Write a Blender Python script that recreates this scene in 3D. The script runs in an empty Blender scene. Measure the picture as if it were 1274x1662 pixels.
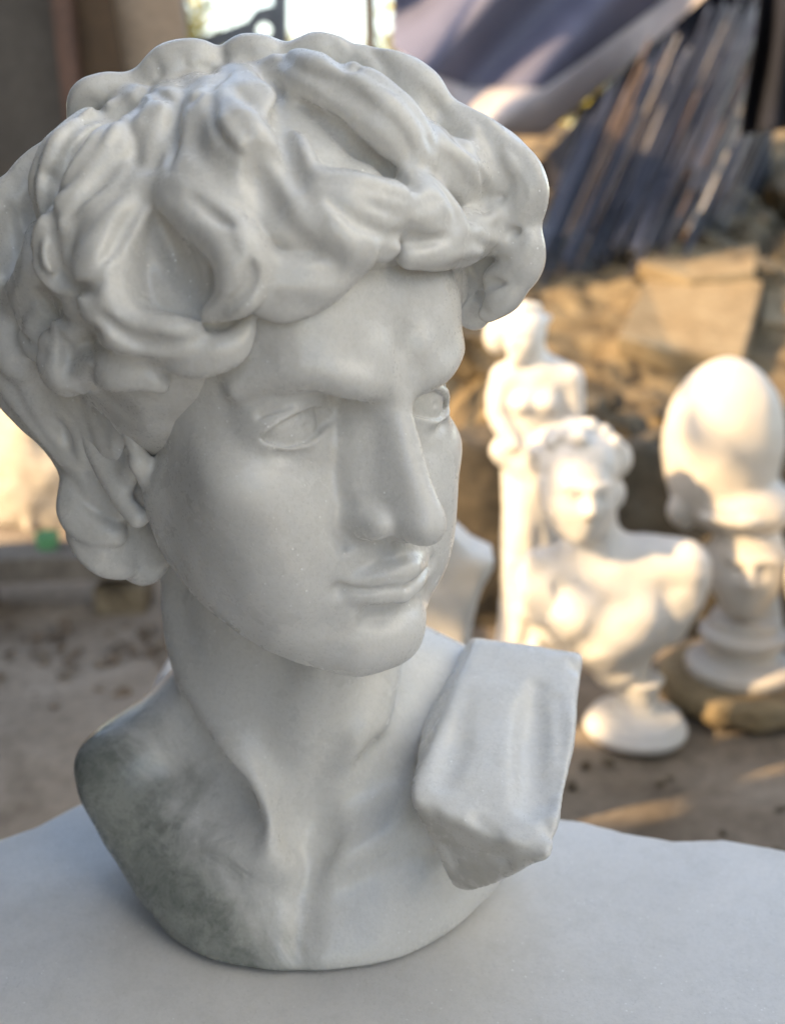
import bpy, bmesh, math, random, os, time
import numpy as np
from mathutils import Vector, Matrix
random.seed(7)
T0 = time.time()
Q = 1.0

# ------------------------------------------------------------------ camera
PITCH = math.radians(18.0)
FPX = 1782.0                       # focal length in pixels of the 1274x1662 photograph
CAMH = 0.402                       # camera height above the slab's top, metres
scene = bpy.context.scene
cam_d = bpy.data.cameras.new('camera')
cam = bpy.data.objects.new('camera', cam_d)
scene.collection.objects.link(cam)
cam.location = (0, 0, CAMH)
cam.rotation_euler = (math.pi / 2 - PITCH, 0, 0)
cam_d.sensor_fit = 'VERTICAL'
cam_d.sensor_height = 24.0
cam_d.lens = 24.0 * FPX / 1662.0
cam_d.clip_start = 0.02
cam_d.clip_end = 400
cam_d.dof.use_dof = True
cam_d.dof.focus_distance = 0.50
cam_d.dof.aperture_fstop = 3.6
cam_d.dof.aperture_blades = 0
scene.camera = cam
scene.render.resolution_x = 784
scene.render.resolution_y = 1024

# ------------------------------------------------------------------ light
SUN_EL, SUN_AZ = 30.0, 245.0       # azimuth of the sun, clockwise from +Y (the view direction)
world = bpy.data.worlds.new('World')
scene.world = world
world.use_nodes = True
wn = world.node_tree
wn.nodes.clear()
sky = wn.nodes.new('ShaderNodeTexSky')
sky.sky_type = 'NISHITA'
sky.sun_disc = False
sky.sun_elevation = math.radians(SUN_EL)
sky.sun_rotation = math.radians(SUN_AZ)
bg = wn.nodes.new('ShaderNodeBackground')
bg.inputs['Strength'].default_value = 0.12
wo = wn.nodes.new('ShaderNodeOutputWorld')
wn.links.new(sky.outputs[0], bg.inputs[0])
wn.links.new(bg.outputs[0], wo.inputs[0])
sun_d = bpy.data.lights.new('sun', 'SUN')
sun_d.energy = 2.0
sun_d.angle = math.radians(0.5)
sun_d.color = (1.0, 0.78, 0.50)
sun = bpy.data.objects.new('sun', sun_d)
scene.collection.objects.link(sun)
_az, _el = math.radians(SUN_AZ), math.radians(SUN_EL)
sun_dir = Vector((math.sin(_az) * math.cos(_el), math.cos(_az) * math.cos(_el), math.sin(_el)))
sun.rotation_euler = sun_dir.to_track_quat('Z', 'Y').to_euler()
scene.view_settings.view_transform = 'Standard'
scene.view_settings.look = 'None'
scene.view_settings.exposure = 2.35
scene.view_settings.use_white_balance = True
scene.view_settings.white_balance_temperature = 8000
scene.view_settings.white_balance_tint = 13
scene.view_settings.gamma = 1.0
scene.cycles.max_bounces = 8
scene.cycles.diffuse_bounces = 4
scene.cycles.use_denoising = True

# ------------------------------------------------------------------ frames (centimetres)
cp, sp = math.cos(PITCH), math.sin(PITCH)
CW = np.array([[1, 0, 0], [0, -sp, cp], [0, -cp, -sp]])         # camera (x right, y down, z ahead) -> world
CO = np.array([0, 0, CAMH * 100])
def px(u, v, z):
    """world point (cm) seen at photograph pixel u,v at camera depth z cm"""
    c = np.array([(u - 637.0) / FPX * z, (v - 831.0) / FPX * z, z])
    return CW @ c + CO
def pxy(u, v, Y):
    """world point (cm) on the vertical plane Y (cm ahead of the camera)"""
    d = CW @ np.array([(u - 637.0) / FPX, (v - 831.0) / FPX, 1.0])
    return CO + d * (Y / d[1])
def pxz(u, v, Z):
    """world point (cm) on the horizontal plane at height Z cm"""
    d = CW @ np.array([(u - 637.0) / FPX, (v - 831.0) / FPX, 1.0])
    return CO + d * ((Z - CO[2]) / d[2])
R_hc = np.array([[0.7511, 0.6602, 0.0057], [-0.1862, 0.2201, -0.9575], [0.6334, -0.7182, -0.2882]])
T_hc = np.array([-5.94, -6.25, 53.84])
HW = CW @ R_hc                     # head frame (x its left, y forward, z up) -> world
HO = CW @ T_hc + CO
def hd(x, y, z):
    return HW @ np.array([x, y, z], float) + HO
def to_head(p):
    return HW.T @ (np.asarray(p) - HO)

# ------------------------------------------------------------------ sculpting volume
def smin(a, b, k):
    if k <= 0: return np.minimum(a, b)
    h = np.maximum(k - np.abs(a - b), 0) / k
    return np.minimum(a, b) - h * h * (k * 0.25)
def smax(a, b, k):
    return -smin(-a, -b, k)
def dist_seg(P, a, b, ra, rb):
    ab = b - a; L = float(ab @ ab) + 1e-9
    dx, dy, dz = P[0] - a[0], P[1] - a[1], P[2] - a[2]
    t = np.clip((dx * ab[0] + dy * ab[1] + dz * ab[2]) / L, 0, 1)
    d = np.sqrt((dx - ab[0] * t) ** 2 + (dy - ab[1] * t) ** 2 + (dz - ab[2] * t) ** 2)
    return d - (ra + (rb - ra) * t)
def ell_d(P, c, r, M=None):
    x, y, z = P[0] - c[0], P[1] - c[1], P[2] - c[2]
    if M is not None:
        x, y, z = (M[0, 0] * x + M[0, 1] * y + M[0, 2] * z, M[1, 0] * x + M[1, 1] * y + M[1, 2] * z,
                   M[2, 0] * x + M[2, 1] * y + M[2, 2] * z)
    k0 = np.sqrt((x / r[0]) ** 2 + (y / r[1]) ** 2 + (z / r[2]) ** 2) + 1e-6
    k1 = np.sqrt((x / r[0] ** 2) ** 2 + (y / r[1] ** 2) ** 2 + (z / r[2] ** 2) ** 2) + 1e-6
    return k0 * (k0 - 1) / k1
def resample(pts, rad, n):
    """smooth curve (Catmull-Rom) through control points"""
    pts = np.asarray(pts, float); rad = np.asarray(rad, float)
    if len(pts) < 3 or n <= 0: return pts, rad
    out, ro = [], []
    A = np.c_[pts, rad]
    A = np.vstack([2 * A[0] - A[1], A, 2 * A[-1] - A[-2]])
    for i in range(1, len(A) - 2):
        for j in range(n):
            t = j / n
            p0, p1, p2, p3 = A[i - 1], A[i], A[i + 1], A[i + 2]
            q = 0.5 * (2 * p1 + (p2 - p0) * t + (2 * p0 - 5 * p1 + 4 * p2 - p3) * t * t + (3 * p1 - p0 - 3 * p2 + p3) * t ** 3)
            out.append(q[:3]); ro.append(q[3])
    out.append(pts[-1]); ro.append(rad[-1])
    return np.array(out), np.array(ro)

class Vol:
    def __init__(s, lo, hi, h):
        h *= Q
        s.h = h; s.lo = np.array(lo, float)
        s.n = np.ceil((np.array(hi) - s.lo) / h).astype(int) + 1
        s.ax = [(s.lo[i] + np.arange(s.n[i]) * h).astype(np.float32) for i in range(3)]
        s.D = np.full(s.n, 4.0, np.float32)
    def box(s, lo, hi):
        a = np.clip(np.floor((np.asarray(lo) - s.lo) / s.h).astype(int), 0, s.n)
        b = np.clip(np.ceil((np.asarray(hi) - s.lo) / s.h).astype(int) + 1, 0, s.n)
        sl = tuple(slice(a[i], b[i]) for i in range(3))
        P = (s.ax[0][sl[0]][:, None, None], s.ax[1][sl[1]][None, :, None], s.ax[2][sl[2]][None, None, :])
        return sl, P
    def put(s, d, sl, k, mode):
        if mode == 'add': s.D[sl] = smin(s.D[sl], d, k)
        elif mode == 'sub': s.D[sl] = smax(s.D[sl], -d, k)
        else: s.D[sl] = smax(s.D[sl], d, k)
    def fn(s, f, lo, hi, k=0.0, mode='add'):
        sl, P = s.box(lo, hi)
        if s.D[sl].size: s.put(f(P).astype(np.float32), sl, k, mode)
    def ell(s, c, r, k=0.5, mode='add', M=None):
        R = max(r) + k + 0.3
        c = np.asarray(c, float)
        s.fn(lambda P: ell_d(P, c, r, M), c - R, c + R, k, mode)
    def hell(s, c, r, k=0.5, mode='add', rot=None):
        M = HW.T if rot is None else rot @ HW.T
        s.ell(hd(*c), r, k, mode, M)
    def tube(s, pts, rad, k=0.5, mode='add', n=4, groove=0.0, ng=3, out=None, flat=None, twist=0.0):
        """swept lock: tapered chain with optional ridges running along it"""
        pts, rad = resample(pts, rad, n)
        m = rad.max() + k + 0.3
        sl, P = s.box(pts.min(0) - m, pts.max(0) + m)
        if not s.D[sl].size: return
        shp = s.D[sl].shape
        best = np.full(shp, 9.0, np.float32)
        if groove:
            bx = [np.zeros(shp, np.float32) for _ in range(3)]
            seg = np.zeros(shp, np.int32)
        for i in range(len(pts) - 1):
            a, b = pts[i], pts[i + 1]
            lo = np.minimum(a, b) - max(rad[i], rad[i + 1]) - k - 0.3
            hi = np.maximum(a, b) + max(rad[i], rad[i + 1]) + k + 0.3
            i0 = [max(0, int(np.searchsorted(np.asarray(P[j]).ravel(), lo[j]))) for j in range(3)]
            i1 = [int(np.searchsorted(np.asarray(P[j]).ravel(), hi[j])) for j in range(3)]
            ss = tuple(slice(i0[j], i1[j]) for j in range(3))
            Ps = (P[0][ss[0]], P[1][:, ss[1]], P[2][:, :, ss[2]])
            d = dist_seg(Ps, a, b, rad[i], rad[i + 1])
            if groove:
                bb = best[ss]; w = d < bb
                seg[ss] = np.where(w, i, seg[ss]); best[ss] = np.minimum(bb, d)
            else:
                best[ss] = np.minimum(best[ss], d)
        if groove:
            # ridges: angle of the sample about the local tangent, measured from the outward normal
            sgv = np.diff(pts, axis=0); sgv /= np.linalg.norm(sgv, axis=1)[:, None] + 1e-9
            tan = np.vstack([sgv[:1], sgv[:-1] + sgv[1:], sgv[-1:]])
            tan /= np.linalg.norm(tan, axis=1)[:, None] + 1e-9
            o = pts - out if out is not None else np.tile([0, -1, .3], (len(pts), 1))
            o = o - (o * tan).sum(1)[:, None] * tan
            o /= np.linalg.norm(o, axis=1)[:, None] + 1e-9
            b3 = np.cross(tan, o)
            q = best < 0.6
            ii = np.argwhere(q)
            X = np.c_[P[0].ravel()[ii[:, 0]], P[1].ravel()[ii[:, 1]], P[2].ravel()[ii[:, 2]]]
            sg = seg[q]
            rel = X - pts[sg]
            L = np.linalg.norm(pts[np.minimum(sg + 1, len(pts) - 1)] - pts[sg], axis=1) + 1e-6
            tt = np.clip((rel * sgv[sg]).sum(1) / L, 0, 1)[:, None]
            nx = np.minimum(sg + 1, len(pts) - 1)
            oo = o[sg] * (1 - tt) + o[nx] * tt
            bb = b3[sg] * (1 - tt) + b3[nx] * tt
            fr = (sg + tt[:, 0]) / max(1, len(pts) - 1)
            ra = rad[sg] * (1 - tt[:, 0]) + rad[np.minimum(sg + 1, len(pts) - 1)] * tt[:, 0]
            ph = np.arctan2((rel * bb).sum(1), (rel * oo).sum(1)) + twist * fr
            amp = groove * np.clip(ra, .2, 1.2) * np.clip(np.minimum(fr, 1 - fr) * 6, .25, 1)
            c = 0.5 + 0.5 * np.cos(ph * ng * 2)
            best[q] += (amp * (c ** 2)).astype(np.float32)
        s.put(best, sl, k, mode)
    def htube(s, pts, rad, **kw):
        s.tube([hd(*p) for p in pts], rad, **kw)
    def noise(s, amp, cell, seed=0, band=1.0):
        """adds lumpy noise near the surface"""
        rg = np.random.RandomState(seed)
        dims = [int((s.n[i] * s.h) / cell) + 3 for i in range(3)]
        g = rg.uniform(-1, 1, dims).astype(np.float32)
        q = np.argwhere(np.abs(s.D) < band)
        X = q * (s.h / cell)
        i = X.astype(int); f = X - i; f = f * f * (3 - 2 * f)
        v = 0
        for a in (0, 1):
            for b in (0, 1):
                for c in (0, 1):
                    w = (f[:, 0] if a else 1 - f[:, 0]) * (f[:, 1] if b else 1 - f[:, 1]) * (f[:, 2] if c else 1 - f[:, 2])
                    v = v + w * g[i[:, 0] + a, i[:, 1] + b, i[:, 2] + c]
        s.D[q[:, 0], q[:, 1], q[:, 2]] += (amp * v).astype(np.float32)
    def blur(s, n=1):
        for _ in range(n):
            for a in range(3):
                D = np.moveaxis(s.D, a, 0)
                D[1:-1] = .5 * D[1:-1] + .25 * (D[:-2] + D[2:])
    def mesh(s, name, smooth=2):
        D = s.D
        D[0], D[-1], D[:, 0], D[:, -1], D[:, :, 0], D[:, :, -1] = 4, 4, 4, 4, 4, 4
        I = D < 0
        c = [I[a:I.shape[0] - 1 + a, b:I.shape[1] - 1 + b, e:I.shape[2] - 1 + e] for a in (0, 1) for b in (0, 1) for e in (0, 1)]
        an = c[0].copy(); al = c[0].copy()
        for x in c[1:]: an |= x; al &= x
        mix = an & ~al
        idx = np.argwhere(mix)
        off = np.array([(a, b, e) for a in (0, 1) for b in (0, 1) for e in (0, 1)])
        val = np.stack([D[idx[:, 0] + o[0], idx[:, 1] + o[1], idx[:, 2] + o[2]] for o in off], 1)
        acc = np.zeros((len(idx), 3)); cnt = np.zeros(len(idx))
        for i in range(8):
            for j in range(i + 1, 8):
                if np.abs(off[i] - off[j]).sum() != 1: continue
                w = (val[:, i] < 0) != (val[:, j] < 0)
                t = val[w, i] / (val[w, i] - val[w, j])
                acc[w] += off[i] + (off[j] - off[i]) * t[:, None]
                cnt[w] += 1
        V = s.lo + (idx + acc / cnt[:, None]) * s.h
        num = np.full(mix.shape, -1, np.int32)
        num[idx[:, 0], idx[:, 1], idx[:, 2]] = np.arange(len(idx))
        quads = []
        for ax in range(3):
            u, v = (ax + 1) % 3, (ax + 2) % 3
            A = np.take(I, range(I.shape[ax] - 1), ax); B = np.take(I, range(1, I.shape[ax]), ax)
            e = np.argwhere(A != B)
            ins = A[e[:, 0], e[:, 1], e[:, 2]]
            def g(du, dv):
                k = e.copy(); k[:, u] -= du; k[:, v] -= dv
                return num[k[:, 0], k[:, 1], k[:, 2]]
            q = np.stack([g(0, 0), g(1, 0), g(1, 1), g(0, 1)], 1)
            q[~ins] = q[~ins][:, ::-1]
            quads.append(q)
        F = np.vstack(quads)
        for _ in range(smooth):
            S = np.zeros_like(V); n = np.zeros(len(V))
            for a, b in ((0, 1), (1, 2), (2, 3), (3, 0)):
                for d in range(3):
                    S[:, d] += np.bincount(F[:, a], V[F[:, b], d], len(V)) + np.bincount(F[:, b], V[F[:, a], d], len(V))
                n += np.bincount(F[:, a], minlength=len(V)) + np.bincount(F[:, b], minlength=len(V))
            V = V * 0.4 + (S / n[:, None]) * 0.6
        me = bpy.data.meshes.new(name)
        me.vertices.add(len(V)); me.vertices.foreach_set('co', (V / 100).ravel())
        me.loops.add(F.size); me.loops.foreach_set('vertex_index', F.ravel())
        me.polygons.add(len(F))
        me.polygons.foreach_set('loop_start', np.arange(0, F.size, 4))
        me.polygons.foreach_set('loop_total', np.full(len(F), 4))
        me.polygons.foreach_set('use_smooth', np.ones(len(F), bool))
        me.update(); me.validate()
        s.D = None
        return me

# ------------------------------------------------------------------ object helpers
def link(name, me, mat=None, parent=None):
    o = bpy.data.objects.new(name, me)
    scene.collection.objects.link(o)
    if mat: 
        for m_ in (mat if isinstance(mat, (list, tuple)) else [mat]): me.materials.append(m_)
    if parent: o.parent = parent; o.matrix_parent_inverse = Matrix.Identity(4)
    return o
def recenter(o, loc):
    """put the origin of a mesh object at loc (metres), leaving its shape where it is"""
    loc = Vector(loc); o.data.transform(Matrix.Translation(-loc)); o.location = loc
def tag(o, label=None, cat=None, group=None, kind=None):
    if label: o['label'] = label
    if cat: o['category'] = cat
    if group: o['group'] = group
    if kind: o['kind'] = kind
    return o
def log(s): print('[%.1fs] %s' % (time.time() - T0, s))
# ------------------------------------------------------------------ materials
class NT:
    def __init__(s, name):
        s.m = bpy.data.materials.new(name); s.m.use_nodes = True
        s.t = s.m.node_tree; s.t.nodes.clear()
        s.out = s.new('ShaderNodeOutputMaterial'); s.b = s.new('ShaderNodeBsdfPrincipled')
        s.t.links.new(s.b.outputs[0], s.out.inputs[0])
        s.tc = s.new('ShaderNodeTexCoord').outputs['Object']
    def new(s, t, **kw):
        n = s.t.nodes.new(t)
        for k, v in kw.items(): setattr(n, k, v)
        return n
    def set(s, n, **kw):
        for k, v in kw.items(): n.inputs[k.replace('_', ' ')].default_value = v
        return n
    def link(s, a, b): s.t.links.new(a, b)
    def noise(s, scale, detail=4, rough=.55, dist=0, vec=None):
        n = s.new('ShaderNodeTexNoise'); s.set(n, Scale=scale, Detail=detail, Roughness=rough, Distortion=dist)
        s.link(vec or s.tc, n.inputs['Vector']); return n.outputs['Fac']
    def ramp(s, fac, stops, interp='LINEAR'):
        r = s.new('ShaderNodeValToRGB'); r.color_ramp.interpolation = interp
        e = r.color_ramp.elements
        while len(e) < len(stops): e.new(.5)
        for i, (p, c) in enumerate(stops):
            e[i].position = p; e[i].color = (c if hasattr(c, '__len__') else (c, c, c))[:3] + (1,) if hasattr(c, '__len__') else (c, c, c, 1)
        s.link(fac, r.inputs[0]); return r.outputs[0]
    def mix(s, fac, a, b, mode='MIX'):
        n = s.new('ShaderNodeMix', data_type='RGBA', blend_type=mode)
        for sock, v in ((n.inputs[0], fac), (n.inputs[6], a), (n.inputs[7], b)):
            if isinstance(v, (int, float)): sock.default_value = v
            elif isinstance(v, tuple): sock.default_value = v[:3] + (1,)
            else: s.link(v, sock)
        return n.outputs[2]
    def math(s, op, a, b=0.0, c=0.0):
        n = s.new('ShaderNodeMath', operation=op)
        for i, v in enumerate((a, b, c)):
            if isinstance(v, (int, float)): n.inputs[i].default_value = v
            else: s.link(v, n.inputs[i])
        return n.outputs[0]
    def bump(s, h, strength=.3, dist=.001, nrm=None):
        n = s.new('ShaderNodeBump'); s.set(n, Strength=strength, Distance=dist)
        s.link(h, n.inputs['Height'])
        if nrm: s.link(nrm, n.inputs['Normal'])
        s.link(n.outputs[0], s.b.inputs['Normal']); return n.outputs[0]
    def col(s, c):
        if isinstance(c, tuple): s.b.inputs['Base Color'].default_value = c[:3] + (1,)
        else: s.link(c, s.b.inputs['Base Color'])

def marble(name, base=(.70, .69, .668), rough=.27, sss=.30, green=False, vein=.25, broken=False):
    n = NT(name)
    big = n.noise(9, 5, .6, .8); fine = n.noise(60, 6, .65); grain = n.noise(900, 2, .6)
    c = n.mix(n.ramp(big, [(.35, 0.0), (.7, 1.0)]), base, tuple(v * .90 for v in base))
    c = n.mix(n.math('MULTIPLY', n.ramp(fine, [(.45, 0.0), (.75, 1.0)]), vein), c, (.47, .46, .43))
    c = n.mix(n.math('MULTIPLY', n.ramp(grain, [(.40, 0.0), (.7, 1.0)]), .12), c, (.80, .80, .80))
    cry = n.noise(420, 3, .6)
    c = n.mix(n.math('MULTIPLY', n.ramp(cry, [(.38, 1.0), (.55, 0.0)]), .14), c, (.44, .44, .415))
    vo = n.new('ShaderNodeTexVoronoi'); n.set(vo, Scale=190.0); n.link(n.tc, vo.inputs['Vector'])
    spk = n.math('MULTIPLY', n.ramp(vo.outputs['Distance'], [(.06, 1.0), (.13, 0.0)]), n.ramp(n.noise(22, 3, .6), [(.45, 0.0), (.6, 1.0)]))
    c = n.mix(spk, c, (.90, .90, .89))  # white specks paint crystal glints into the colour
    if green:
        # grey-green mineral cloud in the stone, low on one side of the chest
        sx = n.new('ShaderNodeSeparateXYZ'); n.link(n.tc, sx.inputs[0])
        warp = n.noise(14, 6, .65, 1.2)
        dx = n.math('MULTIPLY_ADD', warp, .16, n.math('MULTIPLY', sx.outputs[0], -1.0))
        zz = n.math('MULTIPLY', sx.outputs[2], -1.05)
        m = n.math('ADD', dx, zz)
        m = n.ramp(m, [(.05, 0.0), (.10, 1.0)])
        vv = n.ramp(n.noise(55, 10, .8, .5), [(.40, 0.0), (.60, 1.0)])
        gcol = n.mix(vv, (.11, .13, .115), (.26, .275, .25))
        c = n.mix(n.math('MULTIPLY', m, .85), c, gcol)
    if broken:
        # stained, rough-broken face: everything close to the plane of the break
        dt = n.new('ShaderNodeVectorMath', operation='DOT_PRODUCT'); dt.name = 'brk_n'; n.link(n.tc, dt.inputs[0])
        ad = n.new('ShaderNodeMath', operation='ADD'); ad.name = 'brk_d'; n.link(dt.outputs['Value'], ad.inputs[0])
        mk = n.ramp(n.math('ADD', ad.outputs[0], n.math('MULTIPLY_ADD', n.noise(120, 4, .6), .0016, -.0008)), [(0.0, 0.0), (.0012, 1.0)])
        st = n.ramp(n.noise(70, 5, .65), [(.35, (.32, .285, .23)), (.7, (.50, .475, .43))])
        c = n.mix(n.math('MULTIPLY', mk, .75), c, st)
    n.col(c)
    n.set(n.b, IOR=1.5)
    n.b.inputs['Subsurface Weight'].default_value = sss
    n.b.inputs['Subsurface Radius'].default_value = (.010, .009, .0075)
    n.b.inputs['Subsurface Scale'].default_value = .16
    r = n.ramp(n.noise(35, 5, .6), [(.35, rough - .08), (.65, rough + .12)])
    rr_ = n.math('ADD', r, n.math('MULTIPLY', n.ramp(n.noise(700, 2, .5), [(.60, 0.0), (.72, 1.0)]), -.26))
    rr_ = n.math('MAXIMUM', n.math('ADD', rr_, n.math('MULTIPLY', spk, -.25)), .06)
    n.link(rr_, n.b.inputs['Roughness'])
    h_ = n.math('ADD', n.math('ADD', n.math('MULTIPLY', grain, .45), n.noise(260, 4, .65)), n.math('ADD', n.math('MULTIPLY', cry, .6), n.math('MULTIPLY', spk, .8)))
    if broken: h_ = n.math('ADD', h_, n.math('MULTIPLY', mk, n.math('MULTIPLY', n.noise(90, 6, .7), 3.0)))
    n.bump(h_, .22, .0005)
    return n.m
# ------------------------------------------------------------------ the marble bust (one stone: head, neck, chest)
M_bust = marble('bust_marble', green=True, vein=.12)
M_hair = marble('hair_marble', vein=.15)
M_block = marble('strap_marble', vein=.2, broken=True)

def surf(v, u, w):
    """first point of the sculpted surface on the sight line of a photograph pixel"""
    d = CW @ np.array([(u - 637.0) / FPX, (w - 831.0) / FPX, 1.0]); d /= np.linalg.norm(d)
    t = np.arange(38, 75, .06)
    p = CO + d * t[:, None]
    i = np.round((p - v.lo) / v.h).astype(int)
    ok = ((i >= 0) & (i < v.n)).all(1)
    i = np.clip(i, 0, v.n - 1)
    D = np.where(ok, v.D[i[:, 0], i[:, 1], i[:, 2]], 9)
    k = np.argmax(D < 0) if (D < 0).any() else int(np.argmin(D))
    return p[k]

def carve(v, lst, kk=.35, k0=.22, n=6):
    jobs = []
    for pts, rd, dep in lst:
        P_ = [surf(v, *p) for p in pts]
        jobs.append(([p + (CO - p) / np.linalg.norm(CO - p) * (rd - dep) for p in P_], rd))
    for P_, rd in jobs:
        n_ = len(P_); v.tube(P_, [rd * (.45 if q in (0, n_ - 1) else 1) for q in range(n_)], k=k0 + kk * rd, mode='sub', n=n)

def build_body():
    v = Vol((-26, 36, -0.5), (13, 71, 55), 0.105)
    # skull and face masses (head frame, cm)
    v.hell((0, -1.2, 3.4), (7.5, 9.4, 8.4), 0)
    v.hell((0, 3.0, 3.2), (6.9, 5.8, 6.0), 1.5)
    v.hell((0, 2.6, -3.0), (7.0, 5.3, 7.6), 1.5)
    v.hell((0, 3.4, -7.2), (5.3, 5.2, 4.8), 2.0)
    for s in (-1, 1): v.hell((s * 3.1, 5.9, -8.2), (2.3, 2.1, 2.3), 1.8)
    v.hell((0, 7.6, -10.5), (2.3, 2.1, 1.75), 1.8)
    for s in (-1, 1):
        v.htube([(s * 6.0, .2, -4.5), (s * 5.3, 1.0, -7.2), (s * 3.2, 5.2, -10.2), (s * 1.2, 7.7, -11.0)], [1.2, 1.2, 1.1, .9], k=1.8)
        v.hell((s * 5.0, 5.3, -3.0), (2.2, 2.0, 1.9), 1.6)                      # cheekbone
        v.hell((s * 3.7, 6.2, -5.6), (2.3, 1.9, 2.8), 1.6)
        v.hell((s * 4.7, 3.6, -5.6), (1.75, 2.4, 3.2), 1.8)                      # cheek
        v.hell((s * 2.2, 6.5, 4.2), (3.2, 2.7, 3.0), 1.5)                       # forehead boss
    v.hell((0, 7.0, -7.4), (2.9, 2.4, 2.4), 1.3)                                # muzzle
    # eye sockets
    for s in (-1, 1):
        v.hell((s * 3.7, 9.0, -.1), (2.4, 2.0, 1.3), .9, 'sub')
        v.hell((s * 2.15, 9.2, .35), (.95, 2.0, .95), .8, 'sub')
    # brow ridge
    for s in (-1, 1):
        v.htube([(s * .85, 9.15, 1.35), (s * 2.3, 9.15, 1.75), (s * 4.1, 8.2, 2.2), (s * 5.9, 6.0, 1.3)], [.72, .85, .7, .3], k=.95)
        v.hell((s * 1.15, 8.95, 2.2), (.7, .8, .8), .9)
    v.htube([(.25, 9.9, 1.3), (.35, 10.0, 2.3), (.4, 9.9, 3.3)], [.18, .22, .18], k=.9, mode='sub')
    for s in (-1, 1):
        v.htube([(s * 1.3, 9.0, 3.1), (s * 2.8, 8.5, 3.3), (s * 4.2, 7.5, 3.1)], [.3, .4, .2], k=1.4)
    # eyes
    for s in (-1, 1):
        bc = np.array([s * 3.72, 5.95, -.45]); RB = 1.70
        v.hell(tuple(bc), (RB + (.28 if s < 0 else .20),) * 3, .60 if s < 0 else .9)                                 # the lids' mound
        def lids(P, s=s, bc=bc):
            q = [HW[0, i] * (P[0] - HO[0]) + HW[1, i] * (P[1] - HO[1]) + HW[2, i] * (P[2] - HO[2]) for i in range(3)]
            r = np.sqrt((q[0] - bc[0]) ** 2 + (q[1] - bc[1]) ** 2 + (q[2] - bc[2]) ** 2)
            t = (s * q[0] - 1.98) / (5.40 - 1.98)                               # 0 inner corner, 1 outer
            line = -.28 - .42 * t
            tt = np.clip(t, 0, 1)
            up = line + .90 * (4 * tt * (1 - tt)) ** .60 * (1.08 - .22 * tt)
            dn = line - .56 * (4 * tt * (1 - tt)) ** .75 * (.80 + .25 * tt)
            ap = np.maximum(q[2] - up, dn - q[2]) + np.maximum(np.abs(t - .5) - .5, 0) * 6.0
            return smax(smax(ap * .9, RB - .14 - r, .05), 7.30 - q[1] - 1.45 * np.clip(t, 0, 1), .15)
        c = hd(*bc); v.fn(lids, c - 3.2, c + 3.2, .12, 'sub')
        v.hell(tuple(bc), (RB - .10,) * 3, .03)
        g = np.array([.18, .975, .02]); ic = bc + g * (RB - .10)
        v.htube([tuple(ic + np.array([.10, .0, .10])), tuple(ic + np.array([-.12, 0, .06]))], [.13, .13], k=.12, mode='sub')
        # crease above the upper lid, hollow below the lower lid
        v.htube([(s * 2.15, 8.0, .42), (s * 3.0, 8.15, .88), (s * 4.2, 7.75, .80), (s * 5.3, 6.7, .2)], [.05, .12, .12, .06], k=.30, mode='sub')
        v.htube([(s * 2.4, 8.0, -1.0), (s * 3.5, 7.9, -1.65), (s * 4.8, 7.2, -1.45)], [.1, .15, .1], k=.5, mode='sub')
    # nose
    v.htube([(0, 8.6, 1.6), (0, 9.1, .4), (0, 9.95, -1.8), (0, 10.9, -3.9)], [.72, .64, .68, .80], k=.8)
    v.htube([(0, 7.9, .4), (0, 8.7, -2.2), (0, 9.4, -4.0)], [1.0, 1.25, 1.35], k=.9)
    for s in (-1, 1):
        v.htube([(s * .75, 7.6, .0), (s * 1.15, 8.0, -2.4), (s * 1.35, 8.5, -4.3)], [.5, .72, .8], k=.8)
    v.hell((0, 11.05, -4.60), (.95, 1.05, .88), .5)
    v.hell((0, 10.2, -4.5), (1.15, 1.5, .80), .4)
    for s in (-1, 1):
        v.hell((s * 1.50, 9.2, -4.58), (.70, 1.2, .76), .50)
        v.hell((s * .75, 9.9, -5.45), (.36, .62, .38), .18, 'sub')
    v.htube([(0, 10.7, -5.05), (0, 9.2, -5.6)], [.30, .38], k=.3)
    for s in (-1, 1):                                                            # fold round the wing
        v.htube([(s * 2.35, 8.7, -3.7), (s * 2.85, 8.35, -4.8), (s * 2.4, 8.4, -5.7)], [.10, .14, .08], k=.6, mode='sub')
    # philtrum and lips
    v.htube([(0, 9.42, -5.9), (0, 9.62, -6.7)], [.16, .16], k=.4, mode='sub')
    for s in (-1, 1):
        v.htube([(s * 2.5, 8.25, -7.50), (s * 1.5, 8.98, -7.28), (s * .6, 9.55, -7.10), (0, 9.57, -7.22)], [.20, .44, .50, .46], k=.40)
        v.htube([(s * 2.3, 8.3, -7.78), (s * 1.3, 9.05, -8.05), (0, 9.42, -8.18)], [.26, .56, .62], k=.40)
        v.htube([(s * 2.65, 8.55, -7.56), (s * 1.5, 9.42, -7.62), (s * .6, 9.95, -7.66), (0, 10.02, -7.72)], [.03 if s > 0 else .12, .12, .14, .14], k=.16, mode='sub')
        v.hell((s * 2.75, 8.6, -7.58), (.2, .2, .18), .6, 'sub')
    v.htube([(-1.3, 9.15, -8.95), (0, 9.5, -9.05), (1.3, 9.15, -8.95)], [.26, .34, .26], k=.9, mode='sub')
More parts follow.
